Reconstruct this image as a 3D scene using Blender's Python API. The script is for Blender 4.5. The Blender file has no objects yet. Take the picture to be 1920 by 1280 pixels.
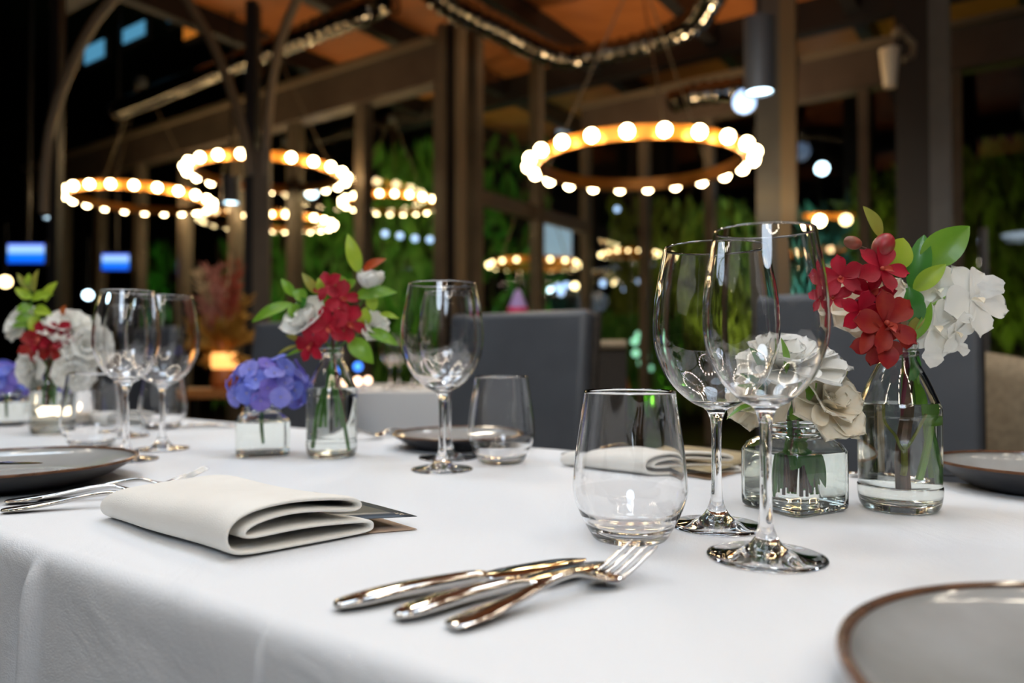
import bpy, bmesh, math, random
from mathutils import Vector, Matrix
PI = math.pi
R = random.Random(11)
S = bpy.context.scene
COL = S.collection
V = Vector

# ------------------------------------------------------------------ camera model
F = 1400.0
TZ = 0.75                       # table top (cloth surface)
CAMZ = TZ + 0.135
PITCH = math.atan(28 / F)

def ray(px, py):
    dx, dz = (px - 960) / F, (640 - py) / F
    f = V((0, math.cos(PITCH), math.sin(PITCH)))
    u = V((0, -math.sin(PITCH), math.cos(PITCH)))
    return f + V((dx, 0, 0)) + u * dz

def P(px, py, z=TZ):            # the point of a horizontal plane seen there
    d = ray(px, py)
    t = (z - CAMZ) / d.z
    return V((d.x * t, d.y * t, z))

def Q(px, py, Y):               # the point at depth Y seen there
    d = ray(px, py)
    t = Y / d.y
    return V((d.x * t, Y, CAMZ + d.z * t))

cam_d = bpy.data.cameras.new('camera')
cam = bpy.data.objects.new('camera', cam_d)
COL.objects.link(cam)
cam.location = (0, 0, CAMZ)
cam.rotation_euler = (PI / 2 + PITCH, 0, 0)
cam_d.lens = F * 36 / 1920
cam_d.sensor_width = 36
cam_d.clip_start = 0.02
cam_d.clip_end = 100
cam_d.dof.use_dof = True
cam_d.dof.focus_distance = 0.60
cam_d.dof.aperture_fstop = 3.7
S.camera = cam

UX = V((0.8211, -0.5708, 0)).normalized()     # along the table / building grid
UN = V((0.5708, 0.8211, 0)).normalized()      # across it, away from the camera
ANG = math.atan2(UX.y, UX.x)

# ------------------------------------------------------------------ materials
def new_mat(name):
    m = bpy.data.materials.new(name)
    m.use_nodes = True
    nt = m.node_tree
    b = nt.nodes.get('Principled BSDF')
    return m, nt, b

def mat(name, col, rough=0.5, col2=None, scale=8.0, metal=0.0, bump=0.0, bscale=60.0, sheen=0.0,
        translucent=0.0, coat=0.0, spec=0.5, stretch=None, detail=3.0, contrast=(0.35, 0.65)):
    m, nt, b = new_mat(name)
    b.inputs['Base Color'].default_value = (*col, 1)
    b.inputs['Roughness'].default_value = rough
    b.inputs['Metallic'].default_value = metal
    b.inputs['Specular IOR Level'].default_value = spec
    b.inputs['Coat Weight'].default_value = coat
    b.inputs['Coat Roughness'].default_value = 0.05
    b.inputs['Sheen Weight'].default_value = sheen
    tc = nt.nodes.new('ShaderNodeTexCoord')
    src = tc.outputs['Object']
    if stretch:
        mp = nt.nodes.new('ShaderNodeMapping')
        mp.inputs['Scale'].default_value = stretch
        nt.links.new(src, mp.inputs['Vector'])
        src = mp.outputs['Vector']
    colout = None
    if col2 is not None:
        n = nt.nodes.new('ShaderNodeTexNoise')
        n.inputs['Scale'].default_value = scale
        n.inputs['Detail'].default_value = detail
        nt.links.new(src, n.inputs['Vector'])
        r = nt.nodes.new('ShaderNodeValToRGB')
        r.color_ramp.elements[0].position = contrast[0]
        r.color_ramp.elements[1].position = contrast[1]
        r.color_ramp.elements[0].color = (*col, 1)
        r.color_ramp.elements[1].color = (*col2, 1)
        nt.links.new(n.outputs['Fac'], r.inputs['Fac'])
        nt.links.new(r.outputs['Color'], b.inputs['Base Color'])
        colout = r.outputs['Color']
    if bump:
        n = nt.nodes.new('ShaderNodeTexNoise')
        n.inputs['Scale'].default_value = bscale
        n.inputs['Detail'].default_value = 2
        nt.links.new(src, n.inputs['Vector'])
        bp = nt.nodes.new('ShaderNodeBump')
        bp.inputs['Strength'].default_value = bump
        bp.inputs['Distance'].default_value = 0.002
        nt.links.new(n.outputs['Fac'], bp.inputs['Height'])
        nt.links.new(bp.outputs['Normal'], b.inputs['Normal'])
    if translucent:
        t = nt.nodes.new('ShaderNodeBsdfTranslucent')
        t.inputs['Color'].default_value = (*col, 1)
        if colout: nt.links.new(colout, t.inputs['Color'])
        mx = nt.nodes.new('ShaderNodeMixShader')
        mx.inputs[0].default_value = translucent
        nt.links.new(b.outputs[0], mx.inputs[1])
        nt.links.new(t.outputs[0], mx.inputs[2])
        nt.links.new(mx.outputs[0], nt.nodes['Material Output'].inputs['Surface'])
    return m

def emit(name, col, strength):
    m, nt, b = new_mat(name)
    b.inputs['Base Color'].default_value = (*col, 1)
    b.inputs['Emission Color'].default_value = (*col, 1)
    b.inputs['Emission Strength'].default_value = strength
    b.inputs['Roughness'].default_value = 0.3
    return m

def glass(name, col=(1, 1, 1), ior=1.5, rough=0.0):
    m = bpy.data.materials.new(name)
    m.use_nodes = True
    nt = m.node_tree
    nt.nodes.clear()
    o = nt.nodes.new('ShaderNodeOutputMaterial')
    g = nt.nodes.new('ShaderNodeBsdfGlass')
    g.inputs['Color'].default_value = (*col, 1)
    g.inputs['IOR'].default_value = ior
    g.inputs['Roughness'].default_value = rough
    nt.links.new(g.outputs[0], o.inputs['Surface'])
    return m

def pane_glass(name, refl=0.9):
    m = bpy.data.materials.new(name)
    m.use_nodes = True
    nt = m.node_tree
    nt.nodes.clear()
    o = nt.nodes.new('ShaderNodeOutputMaterial')
    t = nt.nodes.new('ShaderNodeBsdfTransparent')
    t.inputs['Color'].default_value = (0.93, 0.95, 0.94, 1)
    g = nt.nodes.new('ShaderNodeBsdfGlossy')
    g.inputs['Roughness'].default_value = 0.0
    lw = nt.nodes.new('ShaderNodeLayerWeight')          # Schlick reflectance of a thin pane
    p5 = nt.nodes.new('ShaderNodeMath'); p5.operation = 'POWER'; p5.inputs[1].default_value = 5.0
    lw.inputs['Blend'].default_value = 0.5
    ma = nt.nodes.new('ShaderNodeMath'); ma.operation = 'MULTIPLY_ADD'; ma.inputs[1].default_value = 0.90; ma.inputs[2].default_value = 0.045
    nt.links.new(lw.outputs['Facing'], p5.inputs[0]); nt.links.new(p5.outputs[0], ma.inputs[0])
    fr = ma
    mx = nt.nodes.new('ShaderNodeMixShader')
    nt.links.new(fr.outputs[0], mx.inputs[0])
    nt.links.new(t.outputs[0], mx.inputs[1])
    nt.links.new(g.outputs[0], mx.inputs[2])
    nt.links.new(mx.outputs[0], o.inputs['Surface'])
    return m

M = dict(
    cloth=mat('white_linen', (0.83, 0.845, 0.87), 0.9, bump=0.25, bscale=900, sheen=0.2),
    cloth_far=mat('white_linen_far', (0.80, 0.81, 0.82), 0.9),
    napkin=mat('ivory_linen', (0.90, 0.875, 0.82), 0.9, col2=(0.86, 0.83, 0.77), scale=20, bump=0.3, bscale=1200, sheen=0.2),
    wood_under=mat('table_wood', (0.10, 0.06, 0.035), 0.5, col2=(0.06, 0.035, 0.02), scale=6, stretch=(1, 12, 12)),
    glass=glass('clear_glass', (1, 1, 1), 1.5),
    jar=glass('greenish_glass', (0.985, 0.997, 0.992), 1.5),
    water=glass('water', (1.0, 1.0, 0.99), 1.33),
    steel=mat('polished_steel', (0.62, 0.60, 0.57), 0.08, metal=1.0),
    steel_satin=mat('satin_steel', (0.5, 0.48, 0.45), 0.2, metal=1.0),
    plate_black=mat('black_stoneware', (0.018, 0.018, 0.022), 0.35, col2=(0.03, 0.028, 0.03), scale=60),
    plate_grey=mat('grey_glaze', (0.42, 0.42, 0.41), 0.12, col2=(0.34, 0.335, 0.32), scale=18, coat=0.6),
    plate_rim=mat('brown_glaze_edge', (0.16, 0.075, 0.04), 0.25, col2=(0.10, 0.05, 0.03), scale=80, coat=0.4),
    navy=mat('navy_card', (0.018, 0.032, 0.055), 0.35, col2=(0.03, 0.045, 0.06), scale=40),
    tan=mat('tan_card', (0.62, 0.45, 0.33), 0.6),
    gold=mat('gold_card', (0.45, 0.36, 0.20), 0.5, col2=(0.28, 0.23, 0.15), scale=30),
    print=mat('cream_print', (0.75, 0.66, 0.5), 0.5),
    leather=mat('slate_leather', (0.075, 0.082, 0.095), 0.42, col2=(0.062, 0.068, 0.080), scale=9, bump=0.15, bscale=300),
    leather_edge=mat('brown_edge_fabric', (0.045, 0.034, 0.024), 0.8, col2=(0.02, 0.016, 0.012), scale=120),
    tanrail=mat('tan_fabric', (0.35, 0.27, 0.17), 0.8, col2=(0.25, 0.19, 0.12), scale=60),
    dark_leg=mat('dark_wood_leg', (0.03, 0.02, 0.015), 0.4),
    # flora
    red=mat('crimson_petal', (0.50, 0.003, 0.030), 0.6, col2=(0.34, 0.002, 0.016), scale=55, translucent=0.25, bump=0.1, bscale=500),
    red_dark=mat('rust_red_petal', (0.30, 0.003, 0.007), 0.55, col2=(0.34, 0.022, 0.008), scale=90, translucent=0.2),
    lip=mat('coral_lip', (0.62, 0.13, 0.07), 0.5, col2=(0.5, 0.03, 0.03), scale=120, translucent=0.2),
    bud=mat('rose_bud', (0.42, 0.012, 0.03), 0.4, col2=(0.25, 0.06, 0.035), scale=60, translucent=0.1),
    bud_brown=mat('brown_bud', (0.30, 0.06, 0.035), 0.45, col2=(0.20, 0.08, 0.04), scale=90),
    white=mat('white_petal', (0.92, 0.915, 0.88), 0.7, col2=(0.88, 0.87, 0.80), scale=30, translucent=0.2),
    cream=mat('cream_petal', (0.93, 0.87, 0.72), 0.7, col2=(0.93, 0.80, 0.60), scale=70, translucent=0.2, contrast=(0.45, 0.75)),
    limebud=mat('lime_bud', (0.62, 0.68, 0.22), 0.55, col2=(0.72, 0.76, 0.42), scale=50, translucent=0.3),
    leaf=mat('leaf_green', (0.22, 0.44, 0.035), 0.35, col2=(0.15, 0.35, 0.03), scale=25, translucent=0.3, coat=0.15),
    leaf_dark=mat('leaf_dark_green', (0.05, 0.21, 0.03), 0.35, col2=(0.07, 0.26, 0.035), scale=30, translucent=0.2, coat=0.2),
    leaf_lime=mat('leaf_lime', (0.44, 0.58, 0.05), 0.4, col2=(0.32, 0.52, 0.04), scale=25, translucent=0.35),
    leaf_olive=mat('leaf_olive', (0.40, 0.36, 0.06), 0.45, col2=(0.26, 0.30, 0.05), scale=30, translucent=0.3),
    leaf_red=mat('leaf_orange_red', (0.55, 0.07, 0.02), 0.45, col2=(0.45, 0.14, 0.03), scale=40, translucent=0.25),
    stem=mat('green_stem', (0.11, 0.30, 0.05), 0.4, col2=(0.07, 0.20, 0.03), scale=60),
    stem_lime=mat('pale_green_stem', (0.22, 0.40, 0.06), 0.4),
    stem_brown=mat('brown_stem', (0.16, 0.075, 0.045), 0.55, col2=(0.09, 0.06, 0.03), scale=80),
    stem_purple=mat('purple_stem', (0.16, 0.02, 0.04), 0.45),
    hyd_a=mat('hydrangea_blue', (0.17, 0.22, 0.80), 0.6, col2=(0.28, 0.33, 0.88), scale=60, translucent=0.25),
    hyd_b=mat('hydrangea_periwinkle', (0.27, 0.29, 0.84), 0.6, col2=(0.38, 0.37, 0.88), scale=60, translucent=0.25),
    hyd_c=mat('hydrangea_violet', (0.24, 0.19, 0.70), 0.6, col2=(0.33, 0.25, 0.75), scale=60, translucent=0.25),
    hyd_eye=mat('hydrangea_eye', (0.40, 0.36, 0.55), 0.6),
    # building
    floor=mat('dark_timber_floor', (0.035, 0.022, 0.014), 0.35, col2=(0.02, 0.013, 0.009), scale=3, stretch=(1, 10, 1)),
    wood=mat('orange_timber_ceiling', (0.50, 0.17, 0.045), 0.5, col2=(0.38, 0.12, 0.03), scale=2.2, stretch=(1, 9, 1)),
    black=mat('black_paint', (0.012, 0.011, 0.012), 0.5),
    bronze=mat('bronze_steel', (0.15, 0.12, 0.088), 0.45, col2=(0.12, 0.095, 0.07), scale=4),
    steel_grey=mat('blue_grey_steel', (0.11, 0.12, 0.135), 0.4, col2=(0.09, 0.098, 0.11), scale=5),
    tube=mat('bronze_tube', (0.20, 0.155, 0.105), 0.4),
    fascia=mat('brown_fascia', (0.115, 0.085, 0.065), 0.6, col2=(0.09, 0.065, 0.05), scale=4),
    duct=mat('silver_duct', (0.20, 0.185, 0.16), 0.10, metal=1.0, bump=1.0, bscale=30),
    ring=mat('copper_ring', (0.80, 0.33, 0.05), 0.35, col2=(0.62, 0.22, 0.03), scale=10, metal=0.35),
    cable=mat('steel_cable', (0.25, 0.2, 0.14), 0.4, metal=0.6),
    lampbody=mat('grey_lamp_tube', (0.10, 0.105, 0.115), 0.35),
    shade=mat('ivory_shade', (0.75, 0.66, 0.52), 0.6),
    orange_wood=mat('honey_wood', (0.42, 0.17, 0.04), 0.5, col2=(0.32, 0.11, 0.03), scale=5, stretch=(1, 8, 8)),
    clay=mat('amber_clay', (0.45, 0.13, 0.03), 0.45, col2=(0.35, 0.09, 0.02), scale=12),
    pampas_pink=mat('pink_plume', (0.48, 0.20, 0.15), 0.9, col2=(0.40, 0.14, 0.09), scale=20, translucent=0.2),
    pampas_red=mat('red_plume', (0.38, 0.05, 0.03), 0.9, col2=(0.30, 0.08, 0.03), scale=20, translucent=0.2),
    pampas_tan=mat('tan_plume', (0.50, 0.34, 0.18), 0.9, translucent=0.2),
    amber_leaf=mat('amber_leaf', (0.45, 0.24, 0.03), 0.7, col2=(0.34, 0.16, 0.02), scale=18, translucent=0.2),
    hedge=mat('bamboo_leaf', (0.10, 0.30, 0.03), 0.6, col2=(0.05, 0.18, 0.02), scale=3, translucent=0.25),
    hedge_olive=mat('olive_leaf', (0.20, 0.26, 0.03), 0.6, col2=(0.12, 0.16, 0.02), scale=3, translucent=0.25),
    hedge_teal=mat('teal_leaf', (0.10, 0.26, 0.20), 0.5, col2=(0.06, 0.17, 0.12), scale=3, translucent=0.2),
    trunk=mat('dark_trunk', (0.05, 0.035, 0.02), 0.8),
    magenta=mat('magenta_paper', (0.55, 0.03, 0.12), 0.6),
    lilac=mat('lilac_paper', (0.35, 0.25, 0.55), 0.6),
    wax=mat('white_wax', (0.85, 0.78, 0.66), 0.5, translucent=0.3),
    bulb=emit('warm_bulb', (1.0, 0.74, 0.38), 34),
    bulb_small=emit('filament_bulb', (1.0, 0.88, 0.70), 42),
    bulb_dim=emit('warm_bulb_dim', (1.0, 0.75, 0.36), 9),
    cool=emit('cool_lamp', (0.62, 0.86, 1.0), 9),
    cool_dim=emit('cool_lamp_dim', (0.45, 0.65, 1.0), 2.2),
    teal_lamp=emit('teal_fairy_lamp', (0.35, 0.85, 0.55), 1.2),
    flame=emit('candle_flame', (1.0, 0.80, 0.60), 4),
    candle_glow=emit('far_candle', (1.0, 0.62, 0.42), 5),
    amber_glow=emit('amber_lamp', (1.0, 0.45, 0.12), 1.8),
    sky_pane=emit('lit_blue_window', (0.10, 0.36, 0.58), 0.75),
    sky_pane_dim=emit('lit_blue_window_dim', (0.06, 0.24, 0.38), 0.28),
    amber_pane=emit('lit_amber_panel', (0.75, 0.24, 0.03), 0.55),
    pale_reflection=emit('pale_reflection_panel', (0.42, 0.58, 0.78), 0.55),
    pane=pane_glass('window_glass'),
)
def screen_mat():
    m, nt, b = new_mat('tv_screen')
    tc = nt.nodes.new('ShaderNodeTexCoord')
    sp = nt.nodes.new('ShaderNodeSeparateXYZ')
    nt.links.new(tc.outputs['Generated'], sp.inputs[0])
    r = nt.nodes.new('ShaderNodeValToRGB')
    e = r.color_ramp.elements
    e[0].position = 0.0; e[0].color = (0.003, 0.08, 0.75, 1)
    e[1].position = 1.0; e[1].color = (0.03, 0.10, 1.0, 1)
    for p, c in ((0.45, (0.0, 0.17, 0.75, 1)), (0.62, (0.30, 0.55, 1.0, 1)), (0.85, (0.32, 0.5, 1.0, 1))):
        x = e.new(p); x.color = c
    nt.links.new(sp.outputs['Z'], r.inputs['Fac'])
    nt.links.new(r.outputs['Color'], b.inputs['Emission Color'])
    b.inputs['Emission Strength'].default_value = 1.5
    b.inputs['Base Color'].default_value = (0.01, 0.01, 0.02, 1)
    return m
M['screen'] = screen_mat()
def creases(m):
    nt = m.node_tree; b = nt.nodes['Principled BSDF']
    fine = b.inputs['Normal'].links[0].from_socket
    tc = nt.nodes.new('ShaderNodeTexCoord'); mp = nt.nodes.new('ShaderNodeMapping')
    mp.inputs['Rotation'].default_value = (0, 0, ANG); mp.inputs['Scale'].default_value = (9, 3, 9)
    n = nt.nodes.new('ShaderNodeTexNoise'); n.inputs['Scale'].default_value = 2.2; n.inputs['Detail'].default_value = 5; n.inputs['Distortion'].default_value = 0.6
    bp = nt.nodes.new('ShaderNodeBump'); bp.inputs['Strength'].default_value = 0.22; bp.inputs['Distance'].default_value = 0.012
    nt.links.new(tc.outputs['Object'], mp.inputs['Vector']); nt.links.new(mp.outputs['Vector'], n.inputs['Vector'])
    nt.links.new(n.outputs['Fac'], bp.inputs['Height']); nt.links.new(fine, bp.inputs['Normal']); nt.links.new(bp.outputs['Normal'], b.inputs['Normal'])
creases(M['cloth'])

# ------------------------------------------------------------------ mesh builder
class MB:
    def __init__(s): s.v = []; s.f = []
    def add(s, v, f):
        b = len(s.v)
        s.v += [V(p) for p in v]
        s.f += [tuple(i + b for i in q) for q in f]
        return s
    def box(s, lo, hi, mx=None):
        x0, y0, z0 = lo; x1, y1, z1 = hi
        v = [V(p) for p in ((x0,y0,z0),(x1,y0,z0),(x1,y1,z0),(x0,y1,z0),(x0,y0,z1),(x1,y0,z1),(x1,y1,z1),(x0,y1,z1))]
        if mx is not None: v = [mx @ p for p in v]
        return s.add(v, [(0,3,2,1),(4,5,6,7),(0,1,5,4),(1,2,6,5),(2,3,7,6),(3,0,4,7)])
    def gbox(s, o, a, b, c):     # box from a corner and three edge vectors
        o, a, b, c = V(o), V(a), V(b), V(c)
        v = [o, o+a, o+a+b, o+b, o+c, o+a+c, o+a+b+c, o+b+c]
        return s.add(v, [(0,3,2,1),(4,5,6,7),(0,1,5,4),(1,2,6,5),(2,3,7,6),(3,0,4,7)])
    def lathe(s, prof, n=48, c=(0,0,0), fn=None, close=False):
        c = V(c); v = []; f = []
        for (r, z) in prof:
            for k in range(n):
                a = 2*PI*k/n
                rr = fn(r, z, a) if fn else r
                v.append(c + V((rr*math.cos(a), rr*math.sin(a), z)))
        m = len(prof)
        for i in range(m if close else m-1):
            j = (i+1) % m
            for k in range(n):
                l = (k+1) % n
                f.append((i*n+k, i*n+l, j*n+l, j*n+k))
        return s.add(v, f)
    def tube(s, pts, rad, n=8, caps=True):
        pts = [V(p) for p in pts]
        if not hasattr(rad, '__len__'): rad = [rad]*len(pts)
        v = []; f = []
        t0 = (pts[1]-pts[0]).normalized()
        up = V((0,0,1)) if abs(t0.z) < 0.9 else V((1,0,0))
        a = t0.cross(up).normalized()
        for i, p in enumerate(pts):
            t = (pts[min(i+1,len(pts)-1)] - pts[max(i-1,0)]).normalized()
            a = (a - t*a.dot(t)).normalized()
            b = t.cross(a)
            for k in range(n):
                an = 2*PI*k/n
                v.append(p + (a*math.cos(an) + b*math.sin(an))*rad[i])
        for i in range(len(pts)-1):
            for k in range(n):
                l = (k+1) % n
                f.append((i*n+k, i*n+l, (i+1)*n+l, (i+1)*n+k))
        if caps:
            f.append(tuple(range(n))[::-1])
            f.append(tuple((len(pts)-1)*n+k for k in range(n)))
        return s.add(v, f)
    def sphere(s, c, r, seg=16, rings=10, sc=(1,1,1), mx=None):
        c = V(c); v = []; f = []
        pts = []
        for i in range(rings+1):
            th = PI*i/rings
            for k in range(seg):
                a = 2*PI*k/seg
                p = V((math.sin(th)*math.cos(a)*r*sc[0], math.sin(th)*math.sin(a)*r*sc[1], math.cos(th)*r*sc[2]))
                if mx is not None: p = mx @ p
                pts.append(c + p)
        for i in range(rings):
            for k in range(seg):
                l = (k+1) % seg
                f.append((i*seg+k, (i+1)*seg+k, (i+1)*seg+l, i*seg+l))
        return s.add(pts, f)
    def grid(s, fn, nu, nv):
        v = [fn(i/nu, j/nv) for i in range(nu+1) for j in range(nv+1)]
        w = nv+1
        f = [(i*w+j, (i+1)*w+j, (i+1)*w+j+1, i*w+j+1) for i in range(nu) for j in range(nv)]
        return s.add(v, f)
    def mesh(s, name, smooth=True, sharp=None, merge=0.0):
        me = bpy.data.meshes.new(name)
        me.from_pydata([tuple(p) for p in s.v], [], s.f)
        bm = bmesh.new(); bm.from_mesh(me)
        if merge: bmesh.ops.remove_doubles(bm, verts=bm.verts, dist=merge)
        bmesh.ops.dissolve_degenerate(bm, dist=1e-7, edges=bm.edges)
        bmesh.ops.recalc_face_normals(bm, faces=bm.faces)
        for fc in bm.faces: fc.smooth = smooth
        if smooth and sharp:
            for e in bm.edges:
                if len(e.link_faces) == 2 and e.calc_face_angle(0) > math.radians(sharp): e.smooth = False
        bm.to_mesh(me); bm.free()
        return me

MW = {}
def thing(name, label, cat, loc=(0,0,0), rz=0.0, group=None, kind=None):
    o = bpy.data.objects.new(name, None)
    o.empty_display_size = 0.02
    COL.objects.link(o)
    o.location = loc; o.rotation_euler = (0, 0, rz)
    MW[o.name] = Matrix.Translation(V(loc)) @ Matrix.Rotation(rz, 4, 'Z')
    return tag(o, label, cat, group, kind)
def tag(o, label=None, cat=None, group=None, kind=None):
    if label: o['label'] = label
    if cat: o['category'] = cat
    if group: o['group'] = group
    if kind: o['kind'] = kind
    return o
def obj(name, mb, m, parent=None, world=False, smooth=True, sharp=35, label=None, merge=0.0):
    me = mb if isinstance(mb, bpy.types.Mesh) else mb.mesh(name, smooth, sharp, merge)
    if not me.materials: me.materials.append(M[m] if isinstance(m, str) else m)
    o = bpy.data.objects.new(name, me)
    COL.objects.link(o)
    if parent is not None:
        o.parent = parent
        if world:
            o.matrix_parent_inverse = MW.get(parent.name, Matrix.Identity(4)).inverted()
        MW[o.name] = MW.get(parent.name, Matrix.Identity(4)) if not world else Matrix.Identity(4)
    if label: o['label'] = label
    return o
def mod_bevel(o, w, seg=2):
    b = o.modifiers.new('bevel', 'BEVEL'); b.width = w; b.segments = seg; b.limit_method = 'ANGLE'
    return o
def kids(o): return [c for c in COL.objects if c.parent == o]
TREE = {}
def tree_of(o):
    return [(c, tree_of(c)) for c in COL.objects if c.parent == o]
def copy_tree(o, loc=None, rz=None, label=None, group=None, parent=None, tree=None):
    if tree is None: tree = TREE.setdefault(o.name, tree_of(o))
    c = o.copy(); COL.objects.link(c)
    if parent is not None: c.parent = parent
    if loc is not None: c.location = loc
    if rz is not None: c.rotation_euler = (0, 0, rz)
    if label: c['label'] = label
    if group: c['group'] = group
    for ch, sub in tree: copy_tree(ch, parent=c, tree=sub)
    return c
def structure(name, mb, m, parent=None, smooth=False):
    o = obj(name, mb, m, parent, smooth=smooth)
    if parent is None: o['kind'] = 'structure'
    return o

# ------------------------------------------------------------------ BUILDING
C0 = V((-0.478, 6.5, 0))
C1 = C0 + UN*2.3
HC = CAMZ                                     # eye height
structure('floor', MB().box((-16, -5, -0.1), (14, 20, 0)), 'floor')
# timber ceiling (low bay on the right) and the high dark roof over the left
cl = structure('ceiling', MB().gbox(C0 - UX*2.6 - UN*4.4 + V((0,0,HC+3.2)), UX*11, UN*8.6, (0,0,0.12)), 'wood')
structure('ceiling', MB().box((-16, 2, HC+6.2), (14, 20, HC+6.3)), 'black')
structure('wall_back', MB().box((-16, 19.8, 0), (14, 20, HC+6.2)), 'black')
structure('wall_left', MB().box((-16.2, -5, 0), (-16, 20, HC+6.2)), 'black')
# rafters under the timber
k = 0
for i in range(8):
    o0 = C0 - UX*2.2 - UN*4.3 + UX*(1.25*i) + V((0,0,HC+3.0))
    structure('trim_%d' % (i+1), MB().gbox(o0, UX*0.12, UN*8.3, (0,0,0.2)), 'black')
for i, nn in enumerate((-2.2, 1.9)):
    o0 = C0 - UX*2.6 + UN*nn + V((0,0,HC+2.92))
    structure('trim_%d' % (i+9), MB().gbox(o0, UX*10.8, UN*0.16, (0,0,0.28)), 'black')

def window_run(idx, a, d, n_out, count, step, head, mull_w=0.13, mull_d=0.12, transom=None, frame='bronze', fascia=0.34, top=None):
    """a glazed wall from point a along d: structure things, one per bay"""
    for i in range(count):
        p = a + d*(step*i)
        w = thing('window_%d' % (idx+i), None, None, p, 0)
        w['kind'] = 'structure'
        obj('mullion', MB().gbox(p - d*mull_w/2 - n_out*mull_d/2, d*mull_w, n_out*mull_d, (0,0,head)), frame, w, world=True, smooth=False)
        if fascia:
            obj('head_fascia', MB().gbox(p - n_out*0.10 + V((0,0,head)), d*step, n_out*0.2, (0,0,fascia)), 'fascia', w, world=True, smooth=False)
            obj('head_ledge', MB().gbox(p - n_out*0.17 + V((0,0,head+fascia)), d*step, n_out*0.3, (0,0,0.05)), 'tube', w, world=True, smooth=False)
        if transom:
            obj('transom', MB().gbox(p + d*mull_w/2 - n_out*0.04 + V((0,0,transom)), d*(step-mull_w), n_out*0.08, (0,0,0.13)), frame, w, world=True, smooth=False)
        tp = top if top else head
        obj('pane', MB().gbox(p + d*(mull_w/2) - n_out*0.006 + V((0,0,0.02)), d*(step-mull_w), n_out*0.012, (0,0,tp-0.04)), 'pane', w, world=True, smooth=False)
window_run(1, C0 - UX*0.16, -UX, UN, 8, 1.0, HC+2.42)
window_run(9, C0 + UN*0.25, UN, UX, 2, 1.03, HC+3.0, transom=HC+1.38, fascia=0, mull_w=0.10)
window_run(11, C1, UX, UN, 8, 0.72, HC+2.42, mull_w=0.09)
# the corner post: dark web between two tan flanges
pc = thing('steel_column', 'dark corner post with lighter bronze flanges where the two glass walls meet, behind the middle wine glasses', 'column', C0)
obj('web', MB().gbox(C0 - UX*0.06 - UN*0.06, UX*0.12, UN*0.12, (0,0,HC+3.0)), 'black', pc, world=True, smooth=False)
obj('flange', MB().gbox(C0 - UX*0.14 - UN*0.12, UX*0.09, UN*0.05, (0,0,HC+2.9)), 'bronze', pc, world=True, smooth=False)
obj('flange', MB().gbox(C0 + UX*0.05 - UN*0.10, UX*0.05, UN*0.10, (0,0,HC+2.9)), 'tube', pc, world=True, smooth=False)

def column(px, w, Y, top, label, mats=('steel_grey', 'bronze'), d=0.16):
    c = Q(px, 668, Y); c.z = 0
    t = thing('steel_column', label, 'column', c)
    rx = MB().gbox(c - UX*w/2 - UN*d/2, UX*w*0.62, UN*d, (0,0,top))
    obj('shaft', rx, mats[0], t, world=True, smooth=False)
    obj('flange', MB().gbox(c + UX*(w*0.12) - UN*(d/2+0.03), UX*w*0.38, UN*0.05, (0,0,top)), mats[1], t, world=True, smooth=False)
    return t
column(1464, 0.30, 5.6, HC+3.0, 'wide grey and bronze steel column rising right of the large ring chandelier', ('steel_grey', 'tube'))
column(1738, 0.34, 5.2, HC+3.1, 'grey steel column rising behind the right flower bottle', ('black', 'steel_grey'))
column(1848, 0.05, 5.0, HC+0.85, 'thin grey post at the right behind the white orchid', ('black', 'steel_grey'))

# arched bronze tubes springing from columns
def arch(parent, pts, Y, r=0.035):
    ctrl = [Q(x, y, Y) for x, y in pts]
    out = []
    for i in range(len(ctrl)-1):
        p0 = ctrl[max(i-1,0)]; p1 = ctrl[i]; p2 = ctrl[i+1]; p3 = ctrl[min(i+2,len(ctrl)-1)]
        for s in range(8):
            t = s/8
            out.append(0.5*((2*p1) + (-p0+p2)*t + (2*p0-5*p1+4*p2-p3)*t*t + (-p0+3*p1-3*p2+p3)*t**3))
    out.append(ctrl[-1])
    return obj('arched_tube', MB().tube(out, r, 10), 'tube', parent, world=True)
Yc = 5.4
c = Q(484, 668, Yc); c.z = 0
t = thing('steel_column', 'bronze steel column with two arched tubes spreading from its top, behind the left chandeliers', 'column', c)
obj('shaft', MB().gbox(c + V((-0.11, 0, 0)), (0.075, 0, 0), (0, 0.12, 0), (0,0,HC+2.6)), 'black', t, world=True, smooth=False)
obj('flange', MB().gbox(c + V((-0.035, -0.03, 0)), (0.115, 0, 0), (0, 0.06, 0), (0,0,HC+1.5)), 'bronze', t, world=True, smooth=False)
arch(t, [(470, 330), (462, 270), (440, 190), (402, 90), (362, 20), (330, -40)], Yc)
arch(t, [(496, 330), (500, 255), (510, 150), (528, 70), (552, 10), (585, -50)], Yc)
c = Q(84, 668, 5.0); c.z = 0
t = thing('steel_column', 'dark steel column at far left with one long arched bronze tube curving up to the right', 'column', c)
obj('shaft', MB().gbox(c + V((0.0, 0.02, 0)), (0.055, 0, 0), (0, 0.08, 0), (0,0,HC+2.6)), 'black', t, world=True, smooth=False)
arch(t, [(82, 400), (86, 310), (100, 220), (132, 130), (172, 50), (222, -10), (290, -60)], 5.0, 0.033)

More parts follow.
